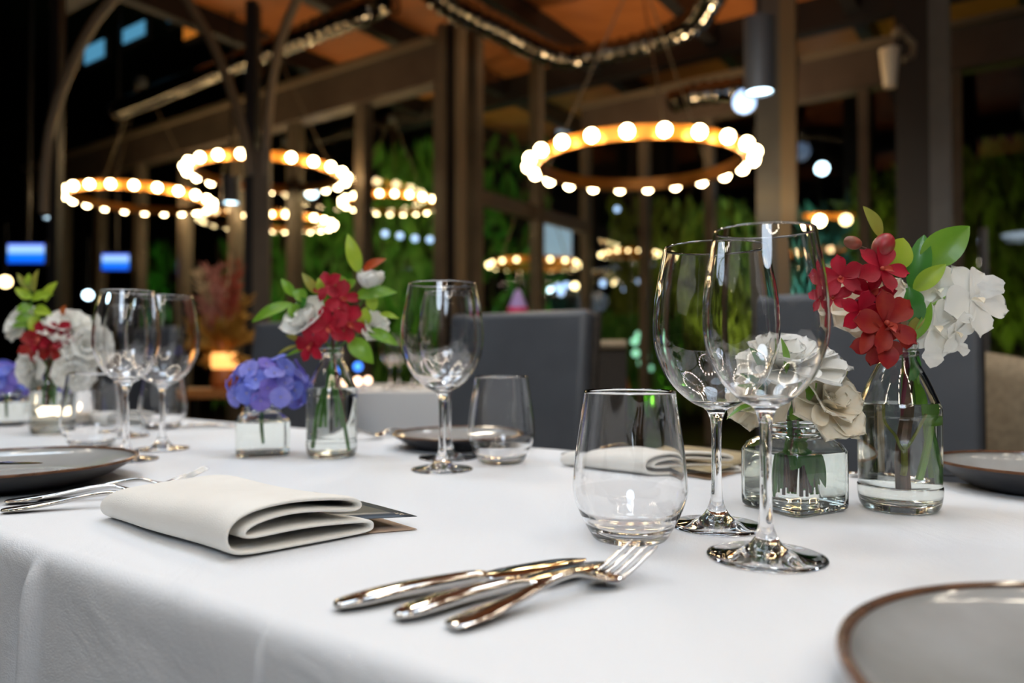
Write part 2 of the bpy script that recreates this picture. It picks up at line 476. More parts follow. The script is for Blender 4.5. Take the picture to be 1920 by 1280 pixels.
# clerestory windows (lit from behind) and amber panels, high on the left wall
wi = 20
for (px, py, w, h, m, hgt) in ((108,130,0.34,0.22,'sky_pane',4.0),(176,97,0.50,0.22,'sky_pane',4.0),(250,60,0.50,0.17,'sky_pane',4.0),
                          (330,22,0.36,0.16,'sky_pane_dim',4.0),(356,57,0.26,0.15,'amber_pane',3.75),(403,36,0.16,0.15,'amber_pane',3.75),(446,17,0.28,0.19,'amber_pane',3.75)):
    Y = hgt*F/(668-py)
    p = Q(px, py, Y)
    t = thing('window_%d' % wi, None, None, p); t['kind'] = 'structure'; wi += 1
    obj('frame', MB().gbox(p - UX*(w/2+0.05) + UN*0.012 - V((0,0,h/2+0.05)), UX*(w+0.1), UN*0.05, (0,0,h+0.1)), 'black', t, world=True, smooth=False)
    obj('glow_pane', MB().gbox(p - UX*w/2 - V((0,0,h/2)), UX*w, UN*0.01, (0,0,h)), m, t, world=True, smooth=False)
# pale glowing panels in place of bright reflections in the glass
for (px, py, Y, w, h) in ((1068,222,10.5,0.36,0.42),(1046,445,9.6,0.36,0.52)):
    p = Q(px, py, Y)
    t = thing('window_%d' % wi, None, None, p); t['kind'] = 'structure'; wi += 1
    obj('frame', MB().box((-w/2-0.04, 0.012, -h/2-0.04), (w/2+0.04, 0.05, h/2+0.04)), 'black', t, smooth=False)
    obj('glow_pane', MB().box((-w/2, 0, -h/2), (w/2, 0.01, h/2)), 'pale_reflection', t, smooth=False)

# silver spiral ducts
def duct(name, pts, r, label):
    out = []
    P3 = [V(p) for p in pts]
    for i in range(len(P3)-1):
        p0 = P3[max(i-1,0)]; p1 = P3[i]; p2 = P3[i+1]; p3 = P3[min(i+2,len(P3)-1)]
        n = max(4, int((p2-p1).length/0.02))
        for s in range(n):
            t = s/n
            out.append(0.5*((2*p1) + (-p0+p2)*t + (2*p0-5*p1+4*p2-p3)*t*t + (-p0+3*p1-3*p2+p3)*t**3))
    out.append(P3[-1])
    rad = [r*(1 + 0.10*math.sin(i*PI/2.5) + 0.06*math.sin(i*0.043)) for i in range(len(out))]
    o = obj(name, MB().tube(out, rad, 20), 'duct')
    tag(o, label, 'duct')
zc = HC + 2.62
a = Q(228, 205, 2.62*F/463); b = Q(705, 12, 2.62*F/656)
duct('air_duct', [a - (b-a)*0.02, a, a+(b-a)*0.33, a+(b-a)*0.66, b, b+(b-a)*0.04], 0.09, 'long silver ribbed air duct under the roof at upper left, catching the bulbs')
def H(px, py, h=2.62):
    return Q(px, py, h*F/(668-py))
duct('air_duct', [H(810,-22), H(850,12), H(930,52), H(1000,88), H(1060,108), H(1130,100), H(1232,74), H(1300,40), H(1330,0), H(1345,-30)], 0.10, 'silver ribbed air duct bending in a U above the large ring chandelier')
duct('air_duct', [H(1262,190,2.45), H(1300,178,2.45), H(1345,172,2.45), H(1400,166,2.45), H(1460,168,2.45)], 0.10, 'short silver air duct just left of the bright cylinder lamp')

# ------------------------------------------------------------------ RING CHANDELIERS
def chandelier_proto(r=0.75, n=22, label='', bm='bulb', br=0.037):
    t = thing('ring_chandelier', label, 'chandelier', (0,0,0))
    prof = [(r-0.012,-0.042),(r+0.012,-0.042),(r+0.012,0.042),(r-0.012,0.042)]
    obj('ring_band', MB().lathe(prof, 64, close=True), 'ring', t, sharp=30)
    me = MB().sphere((0,0,0), br, 12, 8).mesh('bulb')
    so = MB().lathe([(0.0,-0.0),(0.017,0.0),(0.017,0.05),(0.0,0.05)], 10).mesh('socket')
    me.materials.append(M[bm]); so.materials.append(M['ring'])
    for k in range(n):
        a = 2*PI*(k+0.35)/n
        o = obj('bulb', me, bm, t); o.location = ((r+0.075)*math.cos(a), (r+0.075)*math.sin(a), -0.012)
        s = obj('socket', so, 'ring', o)
        s.rotation_euler = (0, -PI/2, a); s.location = (-0.012*math.cos(a), -0.012*math.sin(a), 0)
    for k in range(3):
        a = 2*PI*k/3 + 0.5
        obj('suspension_cable', MB().tube([(r*math.cos(a), r*math.sin(a), 0.04), (0.03*math.cos(a), 0.03*math.sin(a), 1.25)], 0.006, 6), 'cable', t)
    obj('ceiling_cup', MB().lathe([(0,1.3),(0.06,1.3),(0.06,1.22),(0,1.22)], 20), 'lampbody', t)
    return t
G = 'ring chandeliers with round bulbs'
ch = chandelier_proto(r=0.66, label='largest, nearest ring chandelier of copper with warm bulbs, above the right wine glasses')
D1 = 4.92
ch['group'] = G
p = Q(1198, 668 - 0.2606*F, D1); 
lst = [(360+143,325,7.1,'ring chandelier crossed by the bronze column, right of the lowest left one'),
       (262,372,8.0,'leftmost ring chandelier, hanging low beside the bronze column'),
       (735,381,8.4,'small ring chandelier standing in for a window reflection, seen between two window mullions'),  # this ring and the next are pane reflections built as objects
       (535,417,8.7,'small low ring standing in for a window reflection, below the one crossed by the column'),
       (1002,495,9.2,'tiny distant ring chandelier low above the grey chair back'),
       (1180,476,9.0,'tiny distant ring chandelier left of the large wine glass')]
ch_far = chandelier_proto(r=0.5, n=18, label=lst[4][3], bm='bulb_dim', br=0.026)
ch_far['group'] = G; ch_far.location = Q(*lst[4][:3])
copy_tree(ch_far, loc=Q(*lst[5][:3]), rz=0.2, label=lst[5][3], group=G).scale = (0.62,)*3
ch_near = chandelier_proto(r=0.62, n=24, label='ring chandelier overhead at the left, mirrored as dotted rings in the wine glasses', bm='bulb_small', br=0.034)
ch_near['group'] = G; ch_near.location = (-1.3, 0.6, 2.5)
copy_tree(ch_near, loc=(1.35, 0.5, 2.45), rz=0.3, label='ring chandelier overhead at the right, mirrored as dotted rings in the tumblers', group=G)
copy_tree(ch_near, loc=(0.25, -1.1, 2.35), rz=0.1, label='ring chandelier on the near side of the table, mirrored in the fronts of the glasses', group=G)
for i, (px, py, d, lab) in enumerate(lst[:4]):
    o = copy_tree(ch, loc=Q(px, py, d), rz=0.1*i+0.05, label=lab, group=G)
    o.scale = ((1,1,0.76,0.76)[i],)*3
ch.location = p; ch.rotation_euler = (0,0,0.07)
# single small lamps far away
def lamp_ball(px, py, Y, r, m, name, label, cat='lamp', group=None):
    p = Q(px, py, Y)
    t = thing(name, label, cat, p, group=group)
    obj('globe', MB().sphere((0,0,0), r, 12, 8), m, t)
    obj('hanger', MB().tube([(0,0,r*0.9),(0,0,r+0.5)], 0.004, 6), 'black', t)
row = [(690,433),(722,438),(750,442),(778,447),(806,449)]
rl = ['first from the left','second from the left','middle one','second from the right','last at the right']
for (x, y), l in zip(row, rl):
    lamp_ball(x, y, 8.3, 0.036, 'cool_dim', 'pendant_globe', 'bluish globe lamp beyond the corner window, %s of five' % l, group='row of bluish globes beyond the corner window')
lamp_ball(584, 360, 8.6, 0.07, 'cool', 'pendant_globe', 'bright white globe lamp inside the chandelier crossed by the column')
lamp_ball(1157, 392, 9.5, 0.035, 'cool_dim', 'pendant_globe', 'single faint blue globe lamp under the large ring chandelier')
lamp_ball(1541, 316, 9.0, 0.075, 'cool', 'pendant_globe', 'bright white lamp in front of the teal-lit tree at the right')
lamp_ball(165, 553, 7.0, 0.04, 'cool', 'pendant_globe', 'white lamp low at the left between the blue screens')
lamp_ball(10, 528, 7.0, 0.05, 'bulb_dim', 'pendant_globe', 'warm lamp at the left edge below the blue screen')
lamp_ball(1793, 142, 7.0, 0.03, 'cool_dim', 'pendant_globe', 'faint lamp high in the dark at the right')
lamp_ball(1890, 550, 8.0, 0.05, 'bulb_dim', 'pendant_globe', 'warm globe lamp right of the white orchid, the left of two', group='pair of warm globes at the right edge')
lamp_ball(1914, 551, 8.0, 0.05, 'bulb_dim', 'pendant_globe', 'warm globe lamp at the right edge, the right of two', group='pair of warm globes at the right edge')
lamp_ball(1537, 414, 8.0, 0.055, 'bulb', 'pendant_globe', 'warm globe lamp above the rim of the front wine glass, left of two', group='pair of warm globes by the window')
lamp_ball(1586, 412, 8.0, 0.055, 'bulb_dim', 'pendant_globe', 'warm globe lamp beside the olive leaf tip, right of two', group='pair of warm globes by the window')
o = obj('lamp_rail', MB().gbox(Q(1505,410,8.06), (0.56,0,0), (0,0.04,0), (0,0,0.06)), 'ring', smooth=False)
tag(o, 'copper rail behind two warm globes above the rim of the front wine glass', 'rail')
tag(obj('light_cable', MB().tube([Q(1020,533,12.05), Q(1100,527,12.05), Q(1225,524,12.05)], 0.008, 6), 'black'), 'thin dark cable carrying the distant string lights left of the large wine glass', 'cable')
for (x, y, mm) in ((1030,541,'cool'),(1048,538,'cool_dim'),(1062,535,'cool_dim'),(1052,548,'cool_dim'),(1078,536,'bulb_dim'),(1131,531,'cool_dim'),(1152,528,'bulb_dim'),(1178,528,'cool_dim'),(1200,528,'cool_dim'),(1214,530,'cool_dim'),(1164,543,'cool_dim'),(1186,542,'bulb_dim'),(1207,545,'bulb_dim')):
    q = Q(x, y, 12.0)
    o = obj('string_light', MB().sphere((0,0,0), 0.055, 10, 6), mm); o.location = q
    tag(o, 'tiny round light in the distant string left of the large wine glass', 'light', 'distant string lights left of the large wine glass')
for (x, y) in ((1198,628),(1192,662),(1203,680),(1212,668),(1218,690),(1190,640),(1208,655)):
    o = obj('fairy_light', MB().sphere((0,0,0), 0.04, 10, 6), 'teal_lamp'); o.location = Q(x, y, 8.0)
    tag(o, 'small green fairy light in the dark shrub left of the large wine glass', 'light', 'green fairy lights left of the large wine glass')

# cylinder pendants
def cyl_pendant(px, py, Y, r, h, label):
    p = Q(px, py, Y)
    t = thing('cylinder_pendant', label, 'lamp', p, group='grey cylinder pendants')
    obj('lamp_tube', MB().lathe([(r*0.86,0.0),(r,0.0),(r,h),(0.0,h),(0.0,h-0.004),(r*0.86,h-0.004)], 32, close=True), 'lampbody', t, sharp=30)
    obj('lens', MB().lathe([(0,0.012),(r*0.85,0.012),(r*0.85,0.022),(0,0.022)], 32), 'cool', t)
    obj('rod', MB().tube([(0,0,h),(0,0,h+1.4)], 0.008, 8), 'black', t)
    return t
cyl_pendant(1424, 174, 3.6, 0.072, 0.36, 'large grey cylinder pendant lamp with a white lens, in front of the wide column')
cyl_pendant(98, 410, 6.2, 0.075, 0.22, 'small cylinder pendant lamp at far left below the arched tube')
cyl_pendant(433, 381, 6.2, 0.075, 0.22, 'small cylinder pendant lamp just left of the bronze column with arches')
lamp_ball(1396, 190, 6.4, 0.10, 'cool_dim', 'pendant_globe', 'faint blue globe standing in for a reflection behind the large cylinder pendant')  # glowing globe put where a bluish reflection shows

# spotlight on an arm
p = Q(1668, 125, 4.2)
t = thing('arm_spotlight', 'ivory cone spotlight on a curved arm high at the right', 'lamp', p)
obj('cone_shade', MB().lathe([(0.055,0.10),(0.05,0.10),(0.028,-0.12),(0.033,-0.12)], 20, close=True), 'shade', t)
obj('curved_arm', MB().tube([V((0,0,0.09)), V((0.03,0,0.16)), V((0.08,0,0.19)), V((0.14,0,0.13)), V((0.13,0,0.06)), V((0.08,0,0.04))], 0.016, 10), 'tube', t)
obj('mount', MB().sphere((0.05,0,0.2), 0.035, 12, 8), 'tube', t)

# TVs
def tv(px, py, Y, w, h, label):
    p = Q(px, py, Y)
    t = thing('television', label, 'television', p)
    obj('casing', MB().box((-w/2-0.02,0.01,-h/2-0.02),(w/2+0.02,0.06,h/2+0.02)), 'black', t, smooth=False)
    obj('screen', MB().box((-w/2,0,-h/2),(w/2,0.012,h/2)), 'screen', t, smooth=False)
    obj('bracket', MB().tube([(0,0.04,h/2),(0,0.04,HC+6.2-p.z)], 0.02, 8), 'black', t)
tv(48, 475, 7.5, 0.36, 0.19, 'glowing blue television screen at the left edge above the flowers')
tv(216, 491, 9.0, 0.32, 0.19, 'glowing blue television screen above the left pair of wine glasses')

# ------------------------------------------------------------------ OUTSIDE PLANTING
def hedge(px, Y, w, h, m, label, n=320, ztop=None, drop=True, name='bamboo_clump', cat='plant', seed=0, group=None):
    rr = random.Random(seed+int(px))
    c = Q(px, 668, Y); c.z = 0
    t = thing(name, label, cat, c, group=group)
    lf = MB()
    zt = HC + h
    for i in range(n):
        x = rr.uniform(-w/2, w/2); y = rr.uniform(-0.25, 0.25)
        z = rr.uniform(0.3, zt)
        L = rr.uniform(0.16, 0.42); wd = L*rr.uniform(0.12, 0.22)
        a = rr.uniform(-0.5, 0.5); 
        d = V((math.sin(a), rr.uniform(-.4,.4), -1 if drop else rr.uniform(-1,1))).normalized()
        s = d.cross(V((rr.uniform(-.5,.5),1,rr.uniform(-.3,.3)))).normalized()
        p0 = V((x,y,z)); 
        lf.add([p0, p0+d*L*0.4+s*wd, p0+d*L+V((0,-0.03,0)), p0+d*L*0.4-s*wd], [(0,1,2,3)])
    obj('foliage', lf, m, t, smooth=False)
    st = MB()
    for i in range(6):
        x = w*(i/5-0.5)*0.85
        st.tube([(x, 0.05, 0), (x+rr.uniform(-.05,.05), 0, zt*0.5), (x+rr.uniform(-.1,.1), 0, zt*0.95)], 0.014, 6)
    obj('canes', st, 'trunk', t)
GB = 'bamboo planted outside the glass'
hedge(775, 9.7, 0.9, 2.9, 'hedge', 'tall bright green bamboo outside the pane left of the corner post', n=700)
hedge(655, 10.2, 0.7, 2.2, 'hedge', 'dark bamboo outside the second pane left of the corner post', n=200)
hedge(548, 10.6, 0.7, 2.0, 'hedge', 'green bamboo outside, seen right of the bronze column with arches', n=420)
hedge(440, 10.8, 0.6, 1.8, 'hedge', 'sparse bamboo outside, seen left of the bronze column', n=140)
hedge(290, 12.0, 0.35, 1.9, 'hedge', 'narrow bright bamboo outside, seen below the leftmost ring chandelier', n=260)
hedge(1290, 10.4, 2.1, 2.25, 'hedge_olive', 'wide olive green bamboo hedge outside, below the large ring chandelier', n=1500)
hedge(1190, 9.4, 0.9, 0.6, 'hedge', 'low bright green bamboo outside, left of the large wine glass', n=420)
hedge(960, 10.2, 1.1, 3.0, 'hedge', 'dark tree foliage outside, right of the corner post', n=260, drop=False)
hedge(1655, 8.6, 0.6, 2.0, 'hedge_olive', 'olive shrub outside between the mullion and the right column', n=380, drop=False)
hedge(1560, 9.6, 0.75, 1.85, 'hedge_teal', 'teal-lit tree outside behind the bright white lamp', n=460, drop=False, name='garden_tree', cat='tree')
hedge(1895, 7.4, 0.8, 2.2, 'hedge_olive', 'green bamboo at the right edge behind the white orchid', n=700)

# ------------------------------------------------------------------ TABLE + CLOTH
def un(u, n, z): return UX*u + UN*n + V((0,0,z))
N0, N1 = 0.243, 0.940
UA, UB = -3.3, 1.6
t = thing('dining_table', 'long dining table hidden under the white tablecloth', 'table', UN*0.59 + UX*(-0.8), ANG)
obj('tabletop', MB().box((UA+0.8+0.05,-0.335,TZ-0.035),(UB+0.8-0.05,0.335,TZ-0.006)), 'wood_under', t, smooth=False)
for sx in (UA+0.9, -0.2, 2.25):
    for sy in (-0.29, 0.29):
        obj('leg', MB().box((sx-0.03,sy-0.03,0),(sx+0.03,sy+0.03,TZ-0.035)), 'dark_leg', t, smooth=False)
rr = random.Random(4)
folds = [(rr.uniform(UA, UB), rr.uniform(0.02,0.07), rr.uniform(-0.007,0.013)) for _ in range(70)]
seam_u = (P(485,1166)-UN*0).dot(UX)
pinch = P(35,1030); pinch_u = pinch.dot(UX)
def drop_off(u, dep):
    s = 0
    for (fu, fw, fa) in folds: s += fa*math.exp(-((u-fu)/fw)**2)
    s *= min(1, dep/0.12)
    s += 0.0030*math.exp(-((u-seam_u)/0.0022)**2)*min(1, dep/0.01)
    s += 0.010*math.exp(-((u-pinch_u-0.01)/0.008)**2)*min(1, dep/0.03) - 0.012*math.exp(-((u-pinch_u+0.008)/0.012)**2)*math.exp(-((dep-0.09)/0.035)**2)
    return s
def cloth_prof():
    r = 0.010
    pr = []
    for i in range(13): pr.append(('n', 0.46*(i/12)))
    return r
NU = 900
prof = []          # (n, z, depth below edge)  near side -> top -> far side
r = 0.012
for d in (0.42,0.36,0.30,0.25,0.20,0.16,0.12,0.09,0.06,0.04,0.025,0.015): prof.append((N0, TZ-d, d, -1))
for a in (15,35,55,75): 
    aa = math.radians(a); prof.append((N0+r-r*math.cos(aa), TZ-r+r*math.sin(aa), 0.004, -1))
for i in range(15): prof.append((N0+r+(N1-N0-2*r)*i/14, TZ, 0, 0))
for a in (75,55,35,15):
    aa = math.radians(a); prof.append((N1-r+r*math.cos(aa), TZ-r+r*math.sin(aa), 0.004, 1))
for d in (0.02,0.06,0.12,0.2,0.3,0.42): prof.append((N1, TZ-d, d, 1))
US = sorted(set([round(UA + (UB-UA)*k/760, 5) for k in range(761)] + [round(seam_u + k*0.0007, 5) for k in range(-14, 15)] + [round(pinch_u + k*0.002, 5) for k in range(-20, 21)]))
NU = len(US)-1
def cfn(i, j):
    u = US[int(round(i*NU))]
    n, z, d, sd = prof[int(round(j*(len(prof)-1)))]
    if sd: n += sd*(drop_off(u, d) + 0.10*d)
    return un(u, n, z)
o = obj('tablecloth', MB().grid(cfn, NU, len(prof)-1), 'cloth')
tag(o, 'long white tablecloth with a grey-shadowed drop along the near edge', 'tablecloth')
ms = o.modifiers.new('thickness', 'SOLIDIFY'); ms.thickness = 0.0015; ms.offset = -1
me = o.data
bmt = bmesh.new(); bmt.from_mesh(me)
if sum(f.normal.z for f in bmt.faces) < 0: bmesh.ops.reverse_faces(bmt, faces=bmt.faces)
bmt.to_mesh(me); bmt.free()
ZT = TZ + 0.0004

# ------------------------------------------------------------------ GLASSWARE
def shell(outer, th, zin):
    """closed lathe profile: outer from axis bottom up to rim, inner back down to the axis"""
    inner = [(max(r - th, 0), z) for (r, z) in outer if z > zin]
    inner = inner[::-1]
    return outer + [(outer[-1][0]-th*0.5, outer[-1][1]+th*0.5)] + inner + [(0, zin)]
def bez(pts, n=6):
    out = []
    for i in range(len(pts)-1):
        p0 = pts[max(i-1,0)]; p1 = pts[i]; p2 = pts[i+1]; p3 = pts[min(i+2,len(pts)-1)]
        for s in range(n):
            t = s/n
            out.append(tuple(0.5*((2*p1[k]) + (-p0[k]+p2[k])*t + (2*p0[k]-5*p1[k]+4*p2[k]-p3[k])*t*t + (-p0[k]+3*p1[k]-3*p2[k]+p3[k])*t**3) for k in (0,1)))
    out.append(pts[-1])
    return out
def wine_proto(label, foot, stem_top, bowl, H_, th=0.0011):
    t = thing('wine_glass', label, 'wine glass', (0,0,0))
    stem_low = [(0,0),(foot*0.98,0),(foot,0.0008),(foot*0.985,0.0018)]
    stem_low += bez([(foot*0.9,0.0024),(foot*0.5,0.0042),(0.011,0.0085),(0.0058,0.018),(0.0042,0.032),(0.0038,stem_top*0.6),(0.0044,stem_top-0.012),(0.0072,stem_top-0.002)], 5)
    outer = stem_low + bez([(0.010,stem_top+0.0005)] + bowl, 7)
    zin = stem_top + 0.0045
    inner = []
    for (r, z) in bez(bowl, 7)[::-1]:
        rr_ = r - th
        if z > zin + 0.001: inner.append((rr_, z))
    prof = outer + [(outer[-1][0]-th*0.5, outer[-1][1]+0.0006)] + inner + [(0.006, zin+0.0006), (0, zin)]
    me = MB().lathe(prof, 96)
    # foot+stem and bowl are one piece of glass; keep it one mesh
    obj('glass_body', me, 'glass', t, sharp=60, merge=1e-6)
    return t
GW = 'stemmed wine glasses on the table'
wide = wine_proto('large wide wine glass just behind the front tumbler, left of the front pair', 0.0365, 0.093,
    [(0.021,0.099),(0.036,0.113),(0.0465,0.135),(0.0495,0.156),(0.0478,0.181),(0.0437,0.205),(0.0405,0.2215)], 0.222)
narrow = wine_proto('tall slimmer wine glass nearest the camera, right of the front pair', 0.0390, 0.101,
    [(0.018,0.106),(0.030,0.119),(0.0385,0.139),(0.0410,0.158),(0.0395,0.183),(0.0355,0.207),(0.0330,0.2195)], 0.22)
wide['group'] = GW; narrow['group'] = GW
W = lambda px, py: P(px, py, ZT)
for lab, pr, px, py in (('wide wine glass at the centre of the table, in front of the big grey chair', wide, 829, 880),
                        ('slimmer wine glass hidden inside the outline of the central wide one, behind it', narrow, 840, 858),
                        ('slim wine glass at the left of the left pair, behind the black plate', narrow, 236, 862),
                        ('wide wine glass at the right of the left pair, above the napkin', wide, 304, 842),
                        ('wine glass standing behind the left pair, beside the white blooms', narrow, 232, 818)):
    copy_tree(pr, loc=W(px, py), label=lab, group=GW)
narrow.location = W(1437, 1044); wide.location = W(1344, 986)

def tumbler_proto():
    t = thing('tumbler', 'large stemless water tumbler in the front, left of the two tall wine glasses', 'tumbler', (0,0,0), group='stemless water tumblers')
    th = 0.0014
    out = [(0,0.0),(0.0235,0.0)] + bez([(0.0262,0.0010),(0.0290,0.0045),(0.0360,0.0175),(0.0415,0.0320),(0.0420,0.0420),(0.0400,0.0640),(0.0362,0.0900),(0.0335,0.1090)], 7)
    inner = [(r-th*(1 if z > 0.02 else 1.5), z) for (r, z) in out if z > 0.0095][::-1]
    prof = out + [(out[-1][0]-th*0.5, 0.1096)] + inner + [(0.022, 0.0068), (0.0, 0.0060)]
    obj('glass_body', MB().lathe(prof, 96), 'glass', t, sharp=60, merge=1e-6)
    return t
tum = tumbler_proto()
for lab, px, py in (('tumbler right of the central wine glasses, in front of the grey chair', 940, 868),
                    ('tumbler at the left, in front of the glowing candle holders', 172, 838),
                    ('tumbler behind the left pair of wine glasses', 305, 803)):
    copy_tree(tum, loc=W(px, py), label=lab, group='stemless water tumblers')
tum.location = W(1181, 1010)

def square_ring(hw, ch, z, n_arc=5, rot=0.0, rnd=0.5):
    """closed outline of a square with chamfered and softened corners"""
    pts = []
    for q in range(4):
        a0 = q*PI/2
        for k in range(n_arc+1):
            t_ = k/n_arc
            a = a0 - PI/4 + (t_-0.5)*0  # corner direction
            # corner arc centre
            cx, cy = hw-ch, hw-ch
            an = t_*PI/2
            x, y = cx + ch*math.cos(an), cy + ch*math.sin(an)
            xr = x*math.cos(a0) - y*math.sin(a0); yr = x*math.sin(a0) + y*math.cos(a0)
            pts.append(V((xr*math.cos(rot)-yr*math.sin(rot), xr*math.sin(rot)+yr*math.cos(rot), z)))
        # mid edge points
        x0, y0 = hw-ch, hw; x1, y1 = -(hw-ch), hw
        for k in range(1, 5):
            t_ = k/5
            x = x0+(x1-x0)*t_; y = hw
            xr = x*math.cos(a0) - y*math.sin(a0); yr = x*math.sin(a0) + y*math.cos(a0)
            pts.append(V((xr*math.cos(rot)-yr*math.sin(rot), xr*math.sin(rot)+yr*math.cos(rot), z)))
    return pts
def loft(rings, closed_ends=True):
    mb = MB(); n = len(rings[0])
    v = [p for r_ in rings for p in r_]
    f = []
    for i in range(len(rings)-1):
        for k in range(n):
            l = (k+1) % n
            f.append((i*n+k, i*n+l, (i+1)*n+l, (i+1)*n+k))
    if closed_ends:
        f.append(tuple(range(n))[::-1]); f.append(tuple((len(rings)-1)*n+k for k in range(n)))
    return mb.add(v, f)
def circ_ring(r, z, ref, rot=0.0):
    out = []
    for p in ref:
        a = math.atan2(p.y, p.x)
        out.append(V((r*math.cos(a), r*math.sin(a), z)))
    return out
def mixr(a, b, t_): return [p*(1-t_)+q*t_ for p, q in zip(a, b)]
def square_jar(loc, rz, label, hw=0.034, h=0.055, neck=0.0235, rim=0.079, ch=0.008, threads=True):
    t = thing('glass_jar', label, 'jar', loc, rz)
    th = 0.0026
    S_ = lambda w, z: square_ring(w, min(ch, w*0.4), z)
    ref = S_(hw, 0)
    rings = [S_(hw*0.80, 0.0), S_(hw*0.93, 0.0008), S_(hw*0.985, 0.003), S_(hw, 0.007), S_(hw, h*0.5), S_(hw, h-0.004)]
    sh = S_(hw*0.985, h)
    for k in range(1, 6):
        t_ = k/5
        rings.append([V((p.x, p.y, h + (0.0095)*math.sin(t_*PI/2))) for p in mixr(sh, circ_ring(neck, h, ref), t_)])
    zz = h+0.0095
    nk = []
    z = zz
    steps = 12
    for k in range(1, steps+1):
        z = zz + (rim-zz)*k/steps
        rr_ = neck + (0.0011*(1+math.sin(k*1.9)) if threads and k < steps-1 else 0.0008)
        nk.append(circ_ring(rr_, z, ref))
    rings += nk
    rings.append(circ_ring(neck-0.001, rim+0.0006, ref))
    inn = [circ_ring(neck-th, rim-0.001, ref), circ_ring(neck-th, zz, ref)]
    for k in range(4, -1, -1):
        t_ = k/5
        inn.append([V((p.x, p.y, h - th*0.6 + 0.0095*math.sin(t_*PI/2))) for p in mixr(S_(hw*0.985-th, h), circ_ring(neck-th, h, ref), t_)])
    inn += [S_(hw-th, h-0.006), S_(hw-th, h*0.5), S_(hw-th, 0.011), S_(hw-th*1.6, 0.0065), S_(hw*0.7, 0.0055)]
    obj('glass_body', loft(rings+inn), 'jar', t, sharp=50)
    wl = h*0.93
    w_ = hw - th + 0.0002
    obj('water', loft([S_(hw*0.7, 0.0054), S_(hw-th*1.6+0.0002, 0.0064), S_(w_, 0.011), S_(w_, h*0.5), S_(w_, wl)]), 'water', t, sharp=40)
    return t
JF = P(1489, 952, ZT)
square_jar(JF, math.radians(28), 'square clear screw-neck jar holding cream lisianthus, between front wine glass and bottle')
JM = P(491, 852, ZT)
square_jar(JM, math.radians(22), 'square clear jar holding the blue hydrangea in the middle of the table', hw=0.0345, h=0.050, neck=0.024, rim=0.066)
JL = P(14, 797, ZT)
square_jar(JL, math.radians(20), 'square clear jar holding the hydrangea at the left edge', hw=0.033, h=0.050, neck=0.024, rim=0.066)

def bottle(loc, label, name='glass_bottle', s=1.0, text=False):
    t = thing(name, label, 'bottle', loc, 0)
    th = 0.0022*s
    out = [(0,0.0016*s),(0.018*s,0.0012*s),(0.027*s,0.0)] + bez([(k[0]*s, k[1]*s) for k in ((0.0300,0.0010),(0.0328,0.0060),(0.0342,0.0150),(0.0343,0.0205),(0.0335,0.0220),(0.0336,0.0240),(0.0340,0.05),(0.0340,0.080),(0.0342,0.0835),(0.0338,0.0900),(0.0310,0.0975),(0.0245,0.113),(0.0185,0.125),(0.0158,0.1305),(0.0150,0.1340),(0.0166,0.1358),(0.0166,0.1385),(0.0152,0.1400),(0.0163,0.1425),(0.0163,0.1465))], 4)
    inner = [(r-th, z) for (r, z) in out if z > 0.011*s][::-1]
    inner = [(min(r, 0.0138*s) if z > 0.1335*s else r, z) for r, z in inner]
    prof = out + [(0.0152*s, 0.1474*s)] + inner + [(0.028*s,0.0085*s),(0.018*s,0.0062*s),(0,0.0060*s)]
    obj('glass_body', MB().lathe(prof, 72), 'jar', t, sharp=60, merge=1e-6)
    wl = 0.0935*s
    wi_ = [(r-th+0.0002, z) for (r, z) in out if 0.011*s < z < wl]
    wp = [(0,0.0059*s),(0.018*s,0.0061*s),(0.0281*s,0.0084*s)] + wi_ + [(wi_[-1][0]-0.0002, wl), (0, wl)]
    obj('water', MB().lathe(wp, 72), 'water', t, sharp=40, merge=1e-6)
    if text:
        cu = bpy.data.curves.new('embossed_text', 'FONT')
        cu.body = '24  COMT   1.0  56'
        cu.size = 0.0052; cu.extrude = 0.0003; cu.align_x = 'CENTER'; cu.resolution_u = 3
        to = bpy.data.objects.new('tmp_text', cu); COL.objects.link(to)
        dg = bpy.context.evaluated_depsgraph_get()
        me = bpy.data.meshes.new_from_object(to.evaluated_get(dg))
        bpy.data.objects.remove(to)
        rb = 0.0320
        for vtx in me.vertices:
            x, y, z = vtx.co
            a = -PI/2 + x/rb + 0.15
            zz = 0.0042 + y
            rad = 0.0300 + (0.0332-0.0300)*min(1, zz/0.0085) + z*1.0 + 0.0001
            vtx.co = (rad*math.cos(a), rad*math.sin(a), zz)
        me.materials.clear()
        obj('embossed_text', me, 'jar', t)
    return t
BF = P(1687, 953, ZT)
bottle(BF, 'clear milk bottle with red and white orchids, right of the square jar', text=True)
BM = P(622, 855, ZT)
bottle(BM, 'clear milk bottle with crimson orchids and white blooms, in the middle beside the hydrangea', s=0.99)
BL = P(96, 812, ZT)
bottle(BL, 'clear milk bottle with red and white flowers at the left, behind the candle holder', s=0.98)

